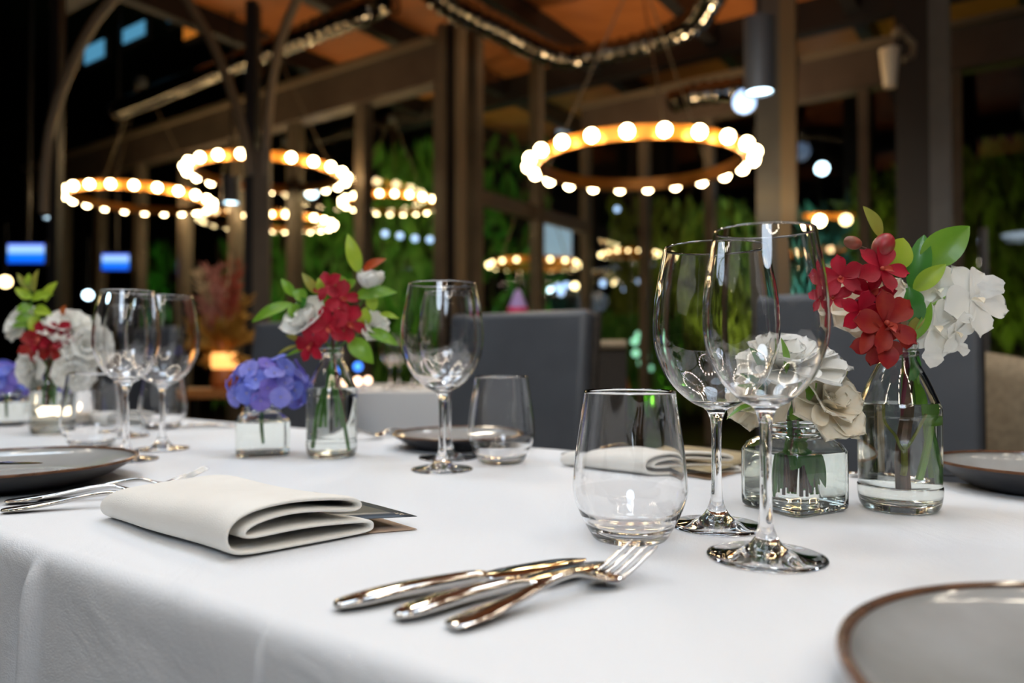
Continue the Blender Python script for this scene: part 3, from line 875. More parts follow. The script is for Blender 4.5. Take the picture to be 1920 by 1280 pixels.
# candle holders
def candle(loc, label):
    t = thing('candle_holder', label, 'candle holder', loc, group='cut glass candle holders')
    fn = lambda r, z, a: r*(1 + 0.018*math.sin(12*a)*math.sin(z*520)) if (r > 0.02 and 0.004 < z < 0.060) else r
    out = [(0,0),(0.026,0.0),(0.029,0.002)] + [(0.030, 0.004+0.003*k) for k in range(19)] + [(0.0305,0.063),(0.0305,0.068)]
    prof = out + [(0.0285,0.0685),(0.0270,0.066),(0.0270,0.010),(0,0.008)]
    obj('glass_body', MB().lathe(prof, 72, fn=fn), 'glass', t, sharp=60, merge=1e-6)
    w = obj('wax', MB().lathe([(0,0.009),(0.021,0.009),(0.021,0.022),(0.018,0.0235),(0,0.022)], 32), 'wax', t)
    obj('flame', MB().sphere((0,0,0.034), 0.0045, 12, 10, sc=(1,1,1.9)), 'flame', t)
    obj('wick', MB().tube([(0,0,0.022),(0,0,0.028)], 0.0006, 6), 'black', t)
    return t
candle(P(94, 806, ZT), 'lit cut-glass candle holder at the left, in front of the red and white flowers')
candle(P(143, 797, ZT), 'lit cut-glass candle holder seen through the left tumbler')

# ------------------------------------------------------------------ PLATES
def plate_proto(r, h, label, base=0.62):
    t = thing('dinner_plate', label, 'plate', (0,0,0))
    pr = bez([(r*base,0.0),(r*(base+0.04),0.0015),(r*0.78,0.45*h*0.7),(r*0.93,h*0.72),(r,h)], 6)
    under = [(0,0.0015),(r*(base-0.06),0.0015),(r*(base-0.03),0.0)] + pr[:-1]
    top = bez([(r-0.0045,h-0.001),(r*0.92,h*0.74),(r*0.80,h*0.50),(r*0.66,0.0062),(r*0.5,0.0050),(0,0.0048)], 6)
    obj('underside', MB().lathe(under + [(r-0.0008,h-0.0012),(r-0.0045,h-0.0014)] + [(a, b-0.0004) for a, b in top[1:]], 96), 'plate_black', t, sharp=60, merge=1e-6)
    obj('glazed_well', MB().lathe(top, 96), 'plate_grey', t, sharp=60, merge=1e-6)
    obj('rim_edge', MB().lathe([(r-0.0052,h-0.0012),(r-0.0048,h+0.0001),(r-0.0025,h+0.0011),(r-0.0002,h+0.0004),(r+0.0002,h-0.0012),(r-0.002,h-0.002)], 96, close=True), 'plate_rim', t)
    return t
GP = 'stoneware plates'
pl = plate_proto(0.130, 0.021, 'large grey-glazed plate with a brown rim, cut off at the lower right corner')
pl['group'] = GP
tx = V((0.2487, 0.249, ZT)); pl.location = tx
for r_, h_, loc, lab in ((0.125, 0.024, (-0.535, 0.795, ZT), 'black-sided plate at the left edge with a knife lying on it'),
                         (0.100, 0.021, (-0.078, 1.115, ZT), 'black plate behind the central wine glasses, by the grey chair'),
                         (0.098, 0.026, (0.540, 0.765, ZT), 'black-sided plate at the right edge behind the milk bottle')):
    c = plate_proto(r_, h_, lab); c['group'] = GP; c.location = loc

# ------------------------------------------------------------------ CUTLERY
def strip(st, n=12, wp=2.6):
    """loft of superellipse sections: st = (x, z, half width, half thickness)"""
    rings = []
    for (x, z, w, th) in st:
        r_ = []
        for k in range(n):
            a = 2*PI*k/n
            ca, sa = math.cos(a), math.sin(a)
            r_.append(V((x, w*math.copysign(abs(ca)**(2/wp), ca), z + th*math.copysign(abs(sa)**(2/wp), sa))))
        rings.append(r_)
    return loft(rings)
def smooth_st(st, n=5):
    out = []
    for i in range(len(st)-1):
        p0 = st[max(i-1,0)]; p1 = st[i]; p2 = st[i+1]; p3 = st[min(i+2,len(st)-1)]
        for s in range(n):
            t = s/n
            out.append(tuple(0.5*((2*p1[k]) + (-p0[k]+p2[k])*t + (2*p0[k]-5*p1[k]+4*p2[k]-p3[k])*t*t + (-p0[k]+3*p1[k]-3*p2[k]+p3[k])*t**3) for k in range(4)))
    out.append(st[-1])
    return out
def knife_proto(L, label):
    t = thing('table_knife', label, 'knife')
    k = L/0.20
    h = smooth_st([(0,0.0032,0.002,0.0010),(0.004,0.0036,0.0060,0.0018),(0.02,0.0044,0.0082,0.0028),(0.05,0.0055,0.0072,0.0034),(0.09,0.0056,0.0056,0.0034),(0.105,0.0050,0.0058,0.0032),(0.110,0.0046,0.0062,0.0028)])
    b = smooth_st([(0.109,0.0046,0.0060,0.0020),(0.118,0.0046,0.0085,0.0011),(0.14,0.0045,0.0100,0.0009),(0.17,0.0042,0.0100,0.0008),(0.188,0.0040,0.0075,0.0007),(0.197,0.0038,0.0035,0.0006),(0.2,0.0038,0.0008,0.0004)])
    obj('handle', strip([(x*k, z, w, q) for x, z, w, q in h]), 'steel', t, sharp=60)
    obj('blade', strip([(x*k, z, w, q) for x, z, w, q in b], wp=1.6), 'steel', t, sharp=60)
    return t
def fork_proto(L, label):
    t = thing('table_fork', label, 'fork')
    k = L/0.19
    h = smooth_st([(0,0.0026,0.003,0.0010),(0.003,0.0028,0.0066,0.0014),(0.02,0.0036,0.0082,0.0018),(0.05,0.0062,0.0060,0.0020),(0.085,0.0108,0.0036,0.0020),(0.108,0.0118,0.0030,0.0020),(0.122,0.0090,0.0045,0.0016),(0.132,0.0062,0.0095,0.0012),(0.142,0.0048,0.0118,0.0010),(0.150,0.0056,0.0120,0.0010)])
    obj('handle', strip([(x*k, z, w, q) for x, z, w, q in h]), 'steel', t, sharp=60)
    mb = MB()
    for i in range(4):
        y = (i-1.5)*0.0066
        st = smooth_st([(0.148,0.0055,0.0019,0.0010),(0.160,0.0085,0.0017,0.0010),(0.175,0.0135,0.0015,0.0009),(0.187,0.0175,0.0011,0.0007),(0.190,0.0185,0.0005,0.0004)], 3)
        sub = strip([(x*k, z, w, q) for x, z, w, q in st], n=8)
        mb.add([p + V((0, y, 0)) for p in sub.v], sub.f)
    obj('tines', mb, 'steel', t, sharp=60)
    return t
def place(o, p0, p1):
    d = p1 - p0
    o.location = (p0.x, p0.y, p0.z); o.rotation_euler = (0, 0, math.atan2(d.y, d.x))
def lenp(a, b): return (b-a).length
a, b = P(626,1146,ZT), P(1098,1058,ZT)
kn = knife_proto(lenp(a,b), 'polished knife at the back of the front cutlery trio'); place(kn, a, b)
a, b = P(741,1166,ZT), P(1140,1064,ZT)
k2 = knife_proto(lenp(a,b), 'polished knife in the middle of the front cutlery trio'); place(k2, a, b)
a = P(843,1183,ZT); b = a + (P(1120,1100,ZT)-a).normalized()*0.150
fk = fork_proto(lenp(a,b), 'polished fork with upturned tines, at the front of the front cutlery trio'); place(fk, a, b)
TREE.clear()
def cut(src, p0, p1, label, group, dz=0):
    o = copy_tree(src, label=label, group=group); place(o, p0+V((0,0,dz)), p1); return o
GC = 'polished steel cutlery'
for o in (kn, k2, fk): o['group'] = GC
cut(fk, P(2,962,ZT), P(2,962,ZT)+V((0.185,0.075,0)), 'nearer of two forks at the left edge beside the black plate', GC)
cut(fk, P(10,945,ZT), P(10,945,ZT)+V((0.17,0.060,0)), 'fork behind the nearest left one, partly under the black plate side', GC)
cut(fk, P(388,909,ZT)+V((-0.125,-0.083,0)), P(388,909,ZT), 'fork lying behind the folded front napkin, only its tines showing', GC)
o = cut(kn, P(-260,872,TZ+0.03), P(110,868,TZ+0.03), 'knife resting across the left black-sided plate', GC)
o.location.z = TZ + 0.0265
cut(k2, P(1178,838,ZT), P(985,868,ZT), 'knife lying between the middle tumbler and the front tumbler, handle to the right', GC)
cut(kn, P(1192,846,ZT), P(1000,880,ZT)+V((0,-0.004,0)), 'knife seen through the front tumbler, nearest of the middle pair', GC)
cut(fk, P(800,812,ZT), P(668,826,ZT), 'fork lying between the central plate and the milk bottle', GC)
cut(kn, P(440,801,ZT), P(330,803,ZT), 'knife lying at the far side behind the left tumbler', GC)
cut(k2, P(1592,893,ZT), P(1600,893,ZT)+V((0.05,-0.01,0)), 'knife end showing between the square jar and the milk bottle', GC)

# ------------------------------------------------------------------ NAPKINS
def napkin(F_, Rr, L, label, seed=1, hs=1.0):
    """folded napkin: F_->Rr is the open end (seen), extends by vector L"""
    t = thing('folded_napkin', label, 'napkin', F_)
    W_ = (Rr-F_); wl = W_.length; wd = W_.normalized(); L = V(L)
    loop = [(.99,.0050),(.985,.0027),(.9,.0022),(.6,.0022),(.3,.0022),(.1,.0024),(.02,.005),(-.01,.012),(.01,.019),(.08,.0235),(.2,.0258),(.4,.0265),(.6,.0262),(.78,.0248),(.88,.0225),(.905,.0190),(.88,.0162),(.78,.0175),(.6,.0198),(.4,.0205),(.22,.0190),(.12,.0160),(.10,.0132),(.12,.0108),(.22,.0105),(.4,.0112),(.6,.0112),(.8,.0100),(.93,.0088),(.99,.0075)]
    n = len(loop)
    sheet = []
    m = 14
    rr_ = random.Random(seed)
    amp = [rr_.uniform(-1,1) for _ in range(40)]
    rings = []
    for i in range(m+1):
        s = i/m
        row = []
        for j, (a, z) in enumerate(loop):
            edge = 1 - 0.30*max(0, (s-0.82)/0.18)**2
            puff = 1 + 0.07*math.sin(s*5+a*3) + 0.05*math.sin(a*7+s*2)*a - 0.10*s
            aa = a if a > 0.05 else a + 0.015*math.sin(s*9)
            # the far end draws in a little
            aa = 0.5 + (aa-0.5)*(1 - 0.05*max(0,(s-0.85)/0.15)**2)
            p = F_ + wd*(aa*wl) + L*(s) + V((0,0,max(0.0022, z*hs*puff*edge)))
            row.append(p)
        rings.append(row)
    # inner offset (sheet thickness) on the loops
    mb = MB()
    v = [p for r_ in rings for p in r_]
    f = []
    for i in range(m):
        for j in range(n):
            l = (j+1) % n
            f.append((i*n+j, i*n+l, (i+1)*n+l, (i+1)*n+j))
    f.append(tuple(m*n+j for j in range(n)))
    mb.add(v, f)
    o = obj('folded_cloth', mb, 'napkin', t, world=True, sharp=None)
    s_ = o.modifiers.new('th', 'SOLIDIFY'); s_.thickness = 0.0040; s_.offset = 0
    sb = o.modifiers.new('ss', 'SUBSURF'); sb.levels = 2; sb.render_levels = 2
    return t
F1 = P(427,1054,ZT); R1 = P(704,1001,ZT)
L1 = (P(186,975,ZT) - F1)*1.06
napkin(F1, R1, L1*1.0, 'thick folded ivory napkin in the left foreground with a dark card under it', hs=1.2)
# further napkin, seen through the front tumbler
F2 = P(1215,893,ZT); R2 = P(1394,887,ZT)
napkin(F2, F2 + (R2-F2), (-0.10,0.085,0), 'folded ivory napkin behind the front tumbler and wide wine glass', seed=3, hs=0.9)
F3 = P(205,800,ZT)
napkin(F3, F3+V((0.085,0.03,0)), (-0.10,0.07,0), 'folded napkin at the far left behind the tumbler', seed=5, hs=1.0)

# menu cards: folded, navy outside, tan inside
def card(tip, a, b, lift, label, parent_mat='navy', under='tan', emblem=True):
    """a folded card: corner `tip`, edges a and b"""
    t = thing('menu_card', label, 'card', tip)
    def leaf_(z0, z1, m, nm):
        mb = MB()
        def fn(i, j):
            h = z0 + (z1-z0)*(0.25 + 0.75*i)*1.0
            return V(tip) + V(a)*i + V(b)*j + V((0,0,z0 + (z1-z0)*(1-i)**0.7 + 0.0016*math.sin(PI*j)))
        mb.grid(fn, 10, 6)
        o = obj(nm, mb, m, t, world=True)
        s_ = o.modifiers.new('th', 'SOLIDIFY'); s_.thickness = 0.0004; s_.offset = -1
        return o
    leaf_(0.0006, 0.0008, under, 'lower_leaf')
    up = leaf_(lift*1.18, lift*0.85, parent_mat, 'upper_leaf')
    if emblem:
        mb = MB()
        A, B = V(a), V(b)
        def pt(i, j): return V(tip) + A*i + B*j + V((0,0,lift*1.18 - lift*0.33*(1-i)**0.7 + 0.0016*math.sin(PI*j) + 0.0004))
        for (i0, j0) in ((0.07,0.07),(0.30,0.30)):
            for q in range(6):
                an = q*PI/3
                w = 0.018
                pts = [pt(i0+w*math.cos(an)*0.25, j0+w*math.sin(an)*0.35), pt(i0+w*math.cos(an+0.25), j0+w*1.5*math.sin(an+0.25)), pt(i0+w*1.5*math.cos(an), j0+w*2.1*math.sin(an)), pt(i0+w*math.cos(an-0.25), j0+w*1.5*math.sin(an-0.25))]
                mb.add(pts, [(0,1,2,3)])
        obj('printed_emblem', mb, 'print', t, world=True, smooth=False)
    return t
tip = P(782,993,ZT)
card(tip, P(560,1010,ZT)+V((-0.02,-0.01,0))-tip, P(590,944,ZT)-tip, 0.0125, 'navy folded menu card with a tan inside, sticking out from under the front napkin')
tip = P(1330,900,ZT)
card(tip, P(1440,872,ZT)-tip, P(1150,872,ZT)-tip, 0.010, 'golden tan menu card beside the further napkin, seen through the front tumbler', 'gold', 'tan', False)

# ------------------------------------------------------------------ FLORA HELPERS
def leaf_grid(mb, p0, p1, w, nrm=(0,-1,0.25), arch=0.12, fold=0.25, nu=10, nv=4, shape=(0.85,0.85), wave=0.0, droop=0):
    p0, p1, nrm = V(p0), V(p1), V(nrm).normalized()
    T = p1-p0; L = T.length; t = T.normalized()
    nr = (nrm - t*nrm.dot(t)).normalized(); b = t.cross(nr)
    def fn(i, j):
        s = i; q = j*2-1
        f = math.sin(PI*min(1,max(0,s))**shape[0])**shape[1] if 0 < s < 1 else 0
        hw = w/2*f + w*0.015
        return p0 + T*s + b*(hw*q) + nr*(L*arch*math.sin(PI*s) + fold*abs(q)*hw + wave*math.sin(s*14+q*2)*hw*abs(q)) - V((0,0,droop*L*s*s))
    mb.grid(fn, nu, nv)
def leaf(parent, p0, p1, w, m='leaf', **k):
    mb = MB(); leaf_grid(mb, p0, p1, w, **k)
    o = obj('leaf', mb, m, parent, world=True, sharp=None)
    return o
def petal_grid(mb, c, d, nrm, L, W_, cup=0.2, curl=0.15, ruffle=0.0, nu=7, nv=6, base=0.18, top=0.65, ph=0):
    """petal from c along d, facing nrm; cup lifts the sides, curl bends the tip"""
    c, d, nrm = V(c), V(d).normalized(), V(nrm)
    nrm = (nrm - d*nrm.dot(d)).normalized(); b = d.cross(nrm)
    def fn(i, j):
        s = i; q = j*2-1
        if s < top: f = base + (1-base)*math.sin(s/top*PI/2)**1.1
        else: f = math.sqrt(max(0.0, 1-((s-top)/(1-top))**2))
        hw = W_/2*f
        ext = L*s
        ruf = ruffle*math.sin(q*9+ph+s*4)*s*s*L
        edge = 1 - 0.10*(q*q)*s
        return c + d*(ext*edge) + b*(hw*q) + nrm*(cup*hw*q*q - curl*L*s*s + ruf)
    mb.grid(fn, nu, nv)
def frame(nrm, up=(0,0,1)):
    z = V(nrm).normalized(); u = V(up); u = (u - z*u.dot(z)).normalized(); return u, z.cross(u), z
def orchid(parent, c, nrm, R_, m='red', spin=0.0, openness=0.2, lipm='lip', seed=0):
    u, r_, z = frame(nrm)
    rr_ = random.Random(seed)
    mb = MB()
    for k, (ang, w, l) in enumerate(((0,0.58,1.0),(1.22,0.70,1.02),(-1.22,0.70,1.02),(2.5,0.54,0.98),(-2.5,0.54,0.98))):
        a = ang + spin + rr_.uniform(-.12,.12)
        d = u*math.cos(a) + r_*math.sin(a) + z*(openness + rr_.uniform(-.1,.12))
        petal_grid(mb, V(c)+z*0.001*k*0.4, d, z, R_*l, R_*w, cup=0.30, curl=0.05+rr_.uniform(-.05,.15), base=0.16, top=0.66, nu=9, nv=6, ph=k)
    o = obj('blossom', mb, m, parent, world=True, sharp=None)
    lb = MB()
    a = PI + spin
    d = (u*math.cos(a) + r_*math.sin(a))*0.7 + z*0.8
    petal_grid(lb, c, d, z, R_*0.48, R_*0.26, cup=0.9, curl=0.1, base=0.5)
    lb.sphere(V(c)+z*R_*0.08, R_*0.08, 8, 6)
    obj('lip', lb, lipm, o, world=True, sharp=None)
    return o
def bloom(parent, c, axis, R_, m='white', layers=((3,0.35,0.9),(5,0.6,0.7),(6,0.85,0.45),(7,1.0,0.1)), ruffle=0.05, seed=0, name='blossom', wid=1.15, curl=0.15):
    u, r_, z = frame(axis, up=(0.13,0.31,0.93))
    rr_ = random.Random(seed)
    mb = MB()
    for li, (n, rad, elev) in enumerate(layers):
        for k in range(n):
            a = 2*PI*k/n + li*0.7 + rr_.uniform(-.15,.15)
            out = u*math.cos(a) + r_*math.sin(a)
            el = elev*PI/2
            d = out*math.cos(el) + z*math.sin(el)
            nn = z*math.cos(el) - out*math.sin(el)
            petal_grid(mb, V(c)+out*R_*0.05*li, d, nn, R_*rad*rr_.uniform(.92,1.05), R_*wid*rad, cup=0.35, curl=curl, ruffle=ruffle*0.7, base=0.4, top=0.72, nu=9, nv=9, ph=rr_.uniform(0,6))
    return obj(name, mb, m, parent, world=True, sharp=None)
def stemtube(parent, pts, r, m='stem', name='stem'):
    P3 = [V(p) for p in pts]; out = []
    for i in range(len(P3)-1):
        p0 = P3[max(i-1,0)]; p1 = P3[i]; p2 = P3[i+1]; p3 = P3[min(i+2,len(P3)-1)]
        for s in range(5):
            t = s/5
            out.append(0.5*((2*p1) + (-p0+p2)*t + (2*p0-5*p1+4*p2-p3)*t*t + (-p0+3*p1-3*p2+p3)*t**3))
    out.append(P3[-1])
    rad = r if not hasattr(r,'__len__') else [r[0]+(r[1]-r[0])*i/(len(out)-1) for i in range(len(out))]
    return obj(name, MB().tube(out, rad, 8), m, parent, world=True)

# --- bouquet A: the right milk bottle
YA = BF.y
A = lambda x, y, dy=0.0: Q(x, y, YA+dy)
t = thing('orchid_spray', 'crimson orchid spray with buds, leaning left out of the right milk bottle', 'flower', BF+V((0.0,0,0.03)))
stemtube(t, [A(1691,912), A(1692,850), A(1694,760), A(1700,690), A(1694,640), A(1684,600), A(1668,556,-.01), A(1655,520,-.01), A(1640,482), A(1622,466)], (0.0030,0.0013), 'stem_purple')
stemtube(t, [A(1692,912), A(1690,850), A(1695,790), A(1704,720), A(1704,690)], (0.0050,0.0034), 'stem_brown', 'woody_stem')
stemtube(t, [A(1686,590), A(1660,575,-.01), A(1625,560,-.01), A(1605,563,-.012)], (0.0014,0.0010), 'stem_purple', 'side_stem')
obj('bud', MB().sphere(A(1656,461,-.005), 0.0115, 16, 12, sc=(0.80,0.8,1.05), mx=Matrix.Rotation(0.5,3,'Y')), 'bud', t, world=True)
obj('bud', MB().sphere(A(1599,455,-.003), 0.0072, 14, 10, sc=(1.15,0.8,0.8), mx=Matrix.Rotation(0.35,3,'Y')), 'bud_brown', t, world=True)
stemtube(t, [A(1640,476), A(1625,468), A(1608,459)], 0.0011, 'stem_brown', 'side_stem')
for i, (x, y, R_, nrm, sp, m, dy) in enumerate(((1576,521,0.022,(-0.5,-1,0.2),0.2,'red',-.004),(1652,505,0.0255,(0.15,-1,0.35),0.8,'red',-.012),(1632,552,0.022,(-0.2,-1,0.0),2.3,'red',-.008),
                                        (1562,560,0.018,(-0.4,-0.8,0.6),0.0,'red',-.002),(1612,585,0.021,(0.1,-1,-0.1),1.1,'red',-.014),(1660,606,0.031,(0.1,-1,0.15),0.25,'red_dark',-.022),(1646,640,0.023,(-0.3,-1,-0.35),2.9,'red_dark',-.018))):
    orchid(t, A(x, y, dy), nrm, R_, m, sp, seed=i+3)
pet = MB()
for (x0,y0,x1,y1,w) in ((1655,640,1664,692,0.018),(1630,610,1614,664,0.012),(1690,620,1700,655,0.014)):
    leaf_grid(pet, A(x0,y0,-.02), A(x1,y1,-.028), w, fold=0.3, shape=(1.2,0.7))
obj('drooping_petals', pet, 'red_dark', t, world=True, sharp=None)
# leafy sprig
t = thing('leafy_sprig', 'green leafy sprig standing upright in the right milk bottle', 'foliage', BF+V((0.006,0,0.04)))
stemtube(t, [A(1733,902,.004), A(1728,840,.004), A(1722,780,.003), A(1716,700), A(1712,620), A(1716,560), A(1728,496)], (0.0022,0.0010), 'stem')
stemtube(t, [A(1712,895,.002), A(1722,830,.002), A(1726,770,.0), A(1718,690,-.002), A(1712,640,-.002)], (0.0024,0.0016), 'stem_lime', 'side_stem')
leaf(t, A(1729,496), A(1818,424,-.01), 0.030, 'leaf', nrm=(0.3,-1,0.5), arch=0.06, shape=(0.75,0.8))
leaf(t, A(1714,552), A(1733,440), 0.019, 'leaf_dark', nrm=(-0.5,-1,0.1), arch=0.05, shape=(0.9,0.6))
leaf(t, A(1712,546,-.004), A(1774,495,-.012), 0.016, 'leaf_lime', nrm=(0,-1,0.5), arch=0.03)
leaf(t, A(1668,506,-.004), A(1694,446,-.006), 0.026, 'leaf_lime', nrm=(0.1,-1,0.2), arch=0.04, shape=(0.85,0.7))
leaf(t, A(1652,446,.004), A(1618,386,.002), 0.014, 'leaf_olive', nrm=(0.3,-1,0.1), arch=0.05)
leaf(t, A(1722,585,-.006), A(1698,540,-.010), 0.016, 'leaf_dark', nrm=(0.1,-1,0.2))
leaf(t, A(1718,610,-.008), A(1704,536,-.012), 0.018, 'leaf_dark', nrm=(-0.4,-1,0.1))
leaf(t, A(1710,640,-.006), A(1746,565,-.010), 0.010, 'leaf', nrm=(0.1,-1,0.1))
leaf(t, A(1700,622,-.006), A(1736,588,-.012), 0.009, 'leaf_olive', nrm=(0,-1,0.4))
leaf(t, A(1706,720,-.002), A(1712,650,-.004), 0.011, 'leaf_dark', nrm=(0.2,-1,0))
leaf(t, A(1722,800,.002), A(1712,700,.0), 0.012, 'leaf', nrm=(0.2,-1,0))
leaf(t, A(1722,795,.0), A(1748,782,.002), 0.009, 'leaf', nrm=(0,-1,0.6))
# yellow twig + grassy tips
t = thing('thin_twig', 'thin yellow twig in the water of the right milk bottle', 'twig', BF+V((0,0,0.045)))
stemtube(t, [A(1662,755), A(1664,790,-.004), A(1680,815,-.006), A(1692,842,-.008), A(1708,815,-.006), A(1722,775,-.004)], 0.0011, 'leaf_olive')
stemtube(t, [A(1693,830,-.007), A(1694,870,-.007), A(1692,888,-.006)], 0.0022, 'leaf_olive', 'side_stem')
# white orchid spray
t = thing('white_orchid_spray', 'white orchid spray hanging right out of the right milk bottle', 'flower', BF+V((0.01,0,0.05)))
stemtube(t, [A(1724,890,.008), A(1716,760,.006), A(1712,660,.004), A(1730,590), A(1768,560), A(1805,545), A(1832,552)], (0.0018,0.0009), 'stem_lime')
for i, (x, y, R_, nrm, sp, dy) in enumerate(((1756,545,0.028,(-0.2,-1,0.3),0.5,.006),(1822,562,0.034,(0.3,-1,0.25),0.5,-.004),(1752,612,0.028,(0.0,-1,0.0),2.1,-.006),(1792,622,0.020,(0.5,-1,-0.4),1.5,-.012))):
    u, r_, z = frame(nrm); mb = MB(); rr_ = random.Random(i+40)
    for k, ang in enumerate((0,1.25,-1.25,2.5,-2.5)):
        a_ = ang+sp+rr_.uniform(-.15,.15)
        d = u*math.cos(a_)+r_*math.sin(a_)+z*rr_.uniform(0.0,0.35)
        petal_grid(mb, A(x,y,dy)+z*0.0004*k, d, z, R_*1.05, R_*(1.05 if k in (1,2) else 0.75), cup=0.25, curl=rr_.uniform(.0,.3), ruffle=0.012, base=0.3, top=0.65, nu=10, nv=8, ph=k*1.3)
    o = obj('blossom', mb, 'white', t, world=True, sharp=None)
    lb = MB(); petal_grid(lb, A(x,y,dy-.003), z+u*-0.4, u, R_*0.4, R_*0.25, cup=0.9)
    obj('lip', lb, 'cream', o, world=True, sharp=None)
mb = MB()
for (x0,y0,x1,y1,w) in ((1745,640,1744,690,0.017),(1800,640,1806,668,0.010),(1845,560,1862,515,0.022),(1846,585,1832,622,0.018)):
    leaf_grid(mb, A(x0,y0,-.004), A(x1,y1,-.010), w, fold=0.2, shape=(1.3,0.5), wave=0.3)
obj('drooping_petals', mb, 'white', t, world=True, sharp=None)
# white bloom behind the red orchids
t = thing('white_lisianthus', 'white bloom half hidden behind the crimson orchids of the right milk bottle', 'flower', BF+V((-0.005,0,0.06)))
stemtube(t, [A(1684,890,.012), A(1694,700,.010), A(1690,640,.010), A(1650,575,.016)], 0.0016, 'stem')
bloom(t, A(1640,580,.018), (-0.35,-0.8,0.6), 0.036, 'cream', seed=5)

# --- bouquet B: lisianthus in the square jar
YB = JF.y
B = lambda x, y, dy=0.0: Q(x, y, YB+dy)
def lisi(lab, x, y, R_, axis, m, dy, sx, seed, ruffle=0.06, layers=None, curl=0.15):
    t = thing('lisianthus', lab, 'flower', JF+V((0,0,0.02)))
    stemtube(t, [JF+V((sx*0.9,0.002,0.014)), JF+V((sx*0.6,0,0.045)), JF+V((sx*0.25,0,0.072)), B(x,y,dy)], (0.0017,0.0013), 'stem')
    kw = {} if layers is None else dict(layers=layers)
    bloom(t, B(x,y,dy), axis, R_, m, seed=seed, ruffle=ruffle, curl=curl, **kw)
    return t
lisi('large white lisianthus seen through the bowl of the front wine glass', 1478, 690, 0.046, (-0.05,-0.35,1.0), 'white', .0, -0.010, 1)
LC = lisi('cream lisianthus with ruffled browned edges above the right side of the square jar', 1545, 755, 0.036, (0.4,-0.8,0.6), 'cream', -.012, 0.012, 2, ruffle=0.07)
lisi('small pale lisianthus low on the left of the square jar', 1425, 745, 0.030, (-0.6,-0.6,0.5), 'cream', -.004, -0.016, 3)
t = lisi('lime green lisianthus bud at the right above the square jar', 1556, 722, 0.021, (0.15,-0.15,1.0), 'limebud', .004, 0.006, 4, ruffle=0.03, layers=((3,0.8,0.97),(4,0.95,0.9),(5,1.0,0.80),(5,0.95,0.66)), curl=-0.35)
mb = MB(); petal_grid(mb, B(1548,778,-.012), B(1592,790,-.03)-B(1548,778,-.012), (0.1,-1,0.5), 0.036, 0.030, cup=0.3, curl=0.25, ruffle=0.05, base=0.3, top=0.8, nu=10, nv=8)
petal_grid(mb, B(1550,772,-.012), B(1600,745,-.02)-B(1550,772,-.012), (0.1,-1,0.3), 0.033, 0.026, cup=0.3, curl=0.0, ruffle=0.05, base=0.3, top=0.8, nu=10, nv=8)
obj('hanging_petals', mb, 'cream', LC, world=True, sharp=None)
t = thing('greenery_bunch', 'bunch of green stems and leaves fanned in the water of the square jar', 'foliage', JF+V((0,0,0.012)))
rb = random.Random(9)
for i in range(15):
    a_ = rb.uniform(0, 2*PI); q = rb.uniform(0.004, 0.021)
    x, y = q*math.cos(a_), q*math.sin(a_)*0.8
    zb = rb.uniform(0.011, 0.024)
    stemtube(t, [JF+V((x,y,zb)), JF+V((x*0.75,y*0.75,0.042)), JF+V((x*0.4,y*0.4,0.062)), JF+V((x*0.35,y*0.35,0.082))], rb.uniform(0.0011,0.0019), 'stem' if i % 3 else 'stem_brown')
for i in range(4):
    a_ = rb.uniform(PI*1.05, PI*1.95); q = rb.uniform(0.010, 0.019)
    p1 = JF+V((q*math.cos(a_), q*math.sin(a_), rb.uniform(0.018,0.035)))
    leaf(t, JF+V((0.3*q*math.cos(a_), 0.3*q*math.sin(a_), 0.060)), p1, 0.011, 'leaf_dark', nrm=(0,-1,0))
leaf(t, B(1440,770,-.01), B(1362,786,-.02), 0.008, 'leaf', nrm=(0,-0.3,1), arch=0.20)
leaf(t, B(1480,782,-.018), B(1512,772,-.03), 0.013, 'leaf', nrm=(0.1,-1,0.6))
leaf(t, B(1490,760,-.016), B(1532,718,-.02), 0.012, 'leaf', nrm=(0.1,-1,0.6))
leaf(t, B(1478,700,-.02), B(1466,632,-.026), 0.007, 'leaf', nrm=(0.1,-1,0.2))
leaf(t, B(1440,700,-.01), B(1405,650,-.014), 0.010, 'leaf_dark', nrm=(0.1,-1,0.2))
leaf(t, B(1442,735,-.01), B(1385,700,-.014), 0.010, 'leaf_dark', nrm=(0.1,-1,0.4))
leaf(t, B(1445,745,-.01), B(1372,735,-.014), 0.009, 'leaf', nrm=(0.1,-1,0.6))

# --- bouquet C: the middle milk bottle
YC = BM.y
Cc = lambda x, y, dy=0.0: Q(x, y, YC+dy)
t = thing('orchid_spray', 'crimson orchid spray in the middle milk bottle, above the hydrangea', 'flower', BM+V((0,0,0.04)))
stemtube(t, [Cc(640,790,.003), Cc(630,700), Cc(624,640), Cc(622,590,-.01), Cc(622,545,-.012), Cc(616,528)], (0.0022,0.0012), 'stem_purple')
for i, (x, y, R_, nrm, sp, dy) in enumerate(((616,538,0.024,(-0.2,-1,0.3),0.3,-.010),(640,560,0.027,(0.3,-1,0.2),1.0,-.014),(618,612,0.030,(0.0,-1,0.0),0.2,-.026),(652,606,0.028,(0.5,-1,0.0),0.7,-.018),(585,645,0.027,(-0.4,-1,-0.1),0.1,-.024))):
    orchid(t, Cc(x, y, dy), nrm, R_, 'red', sp, seed=i+20)
def rosy(lab, x, y, R_, ax, m, dy, seed, ly=None, curl=0.12):
    t = thing('white_rose', lab, 'flower', BM+V((0,0,0.06)))
    stemtube(t, [BM+V((rb.uniform(-.012,.012),0,0.04)), BM+V((0,0,0.135)), Cc(x,y,dy)], 0.0016, 'stem')
    kw = {} if ly is None else dict(layers=ly)
    bloom(t, Cc(x,y,dy), ax, R_, m, seed=seed, ruffle=0.012, curl=curl, **kw)
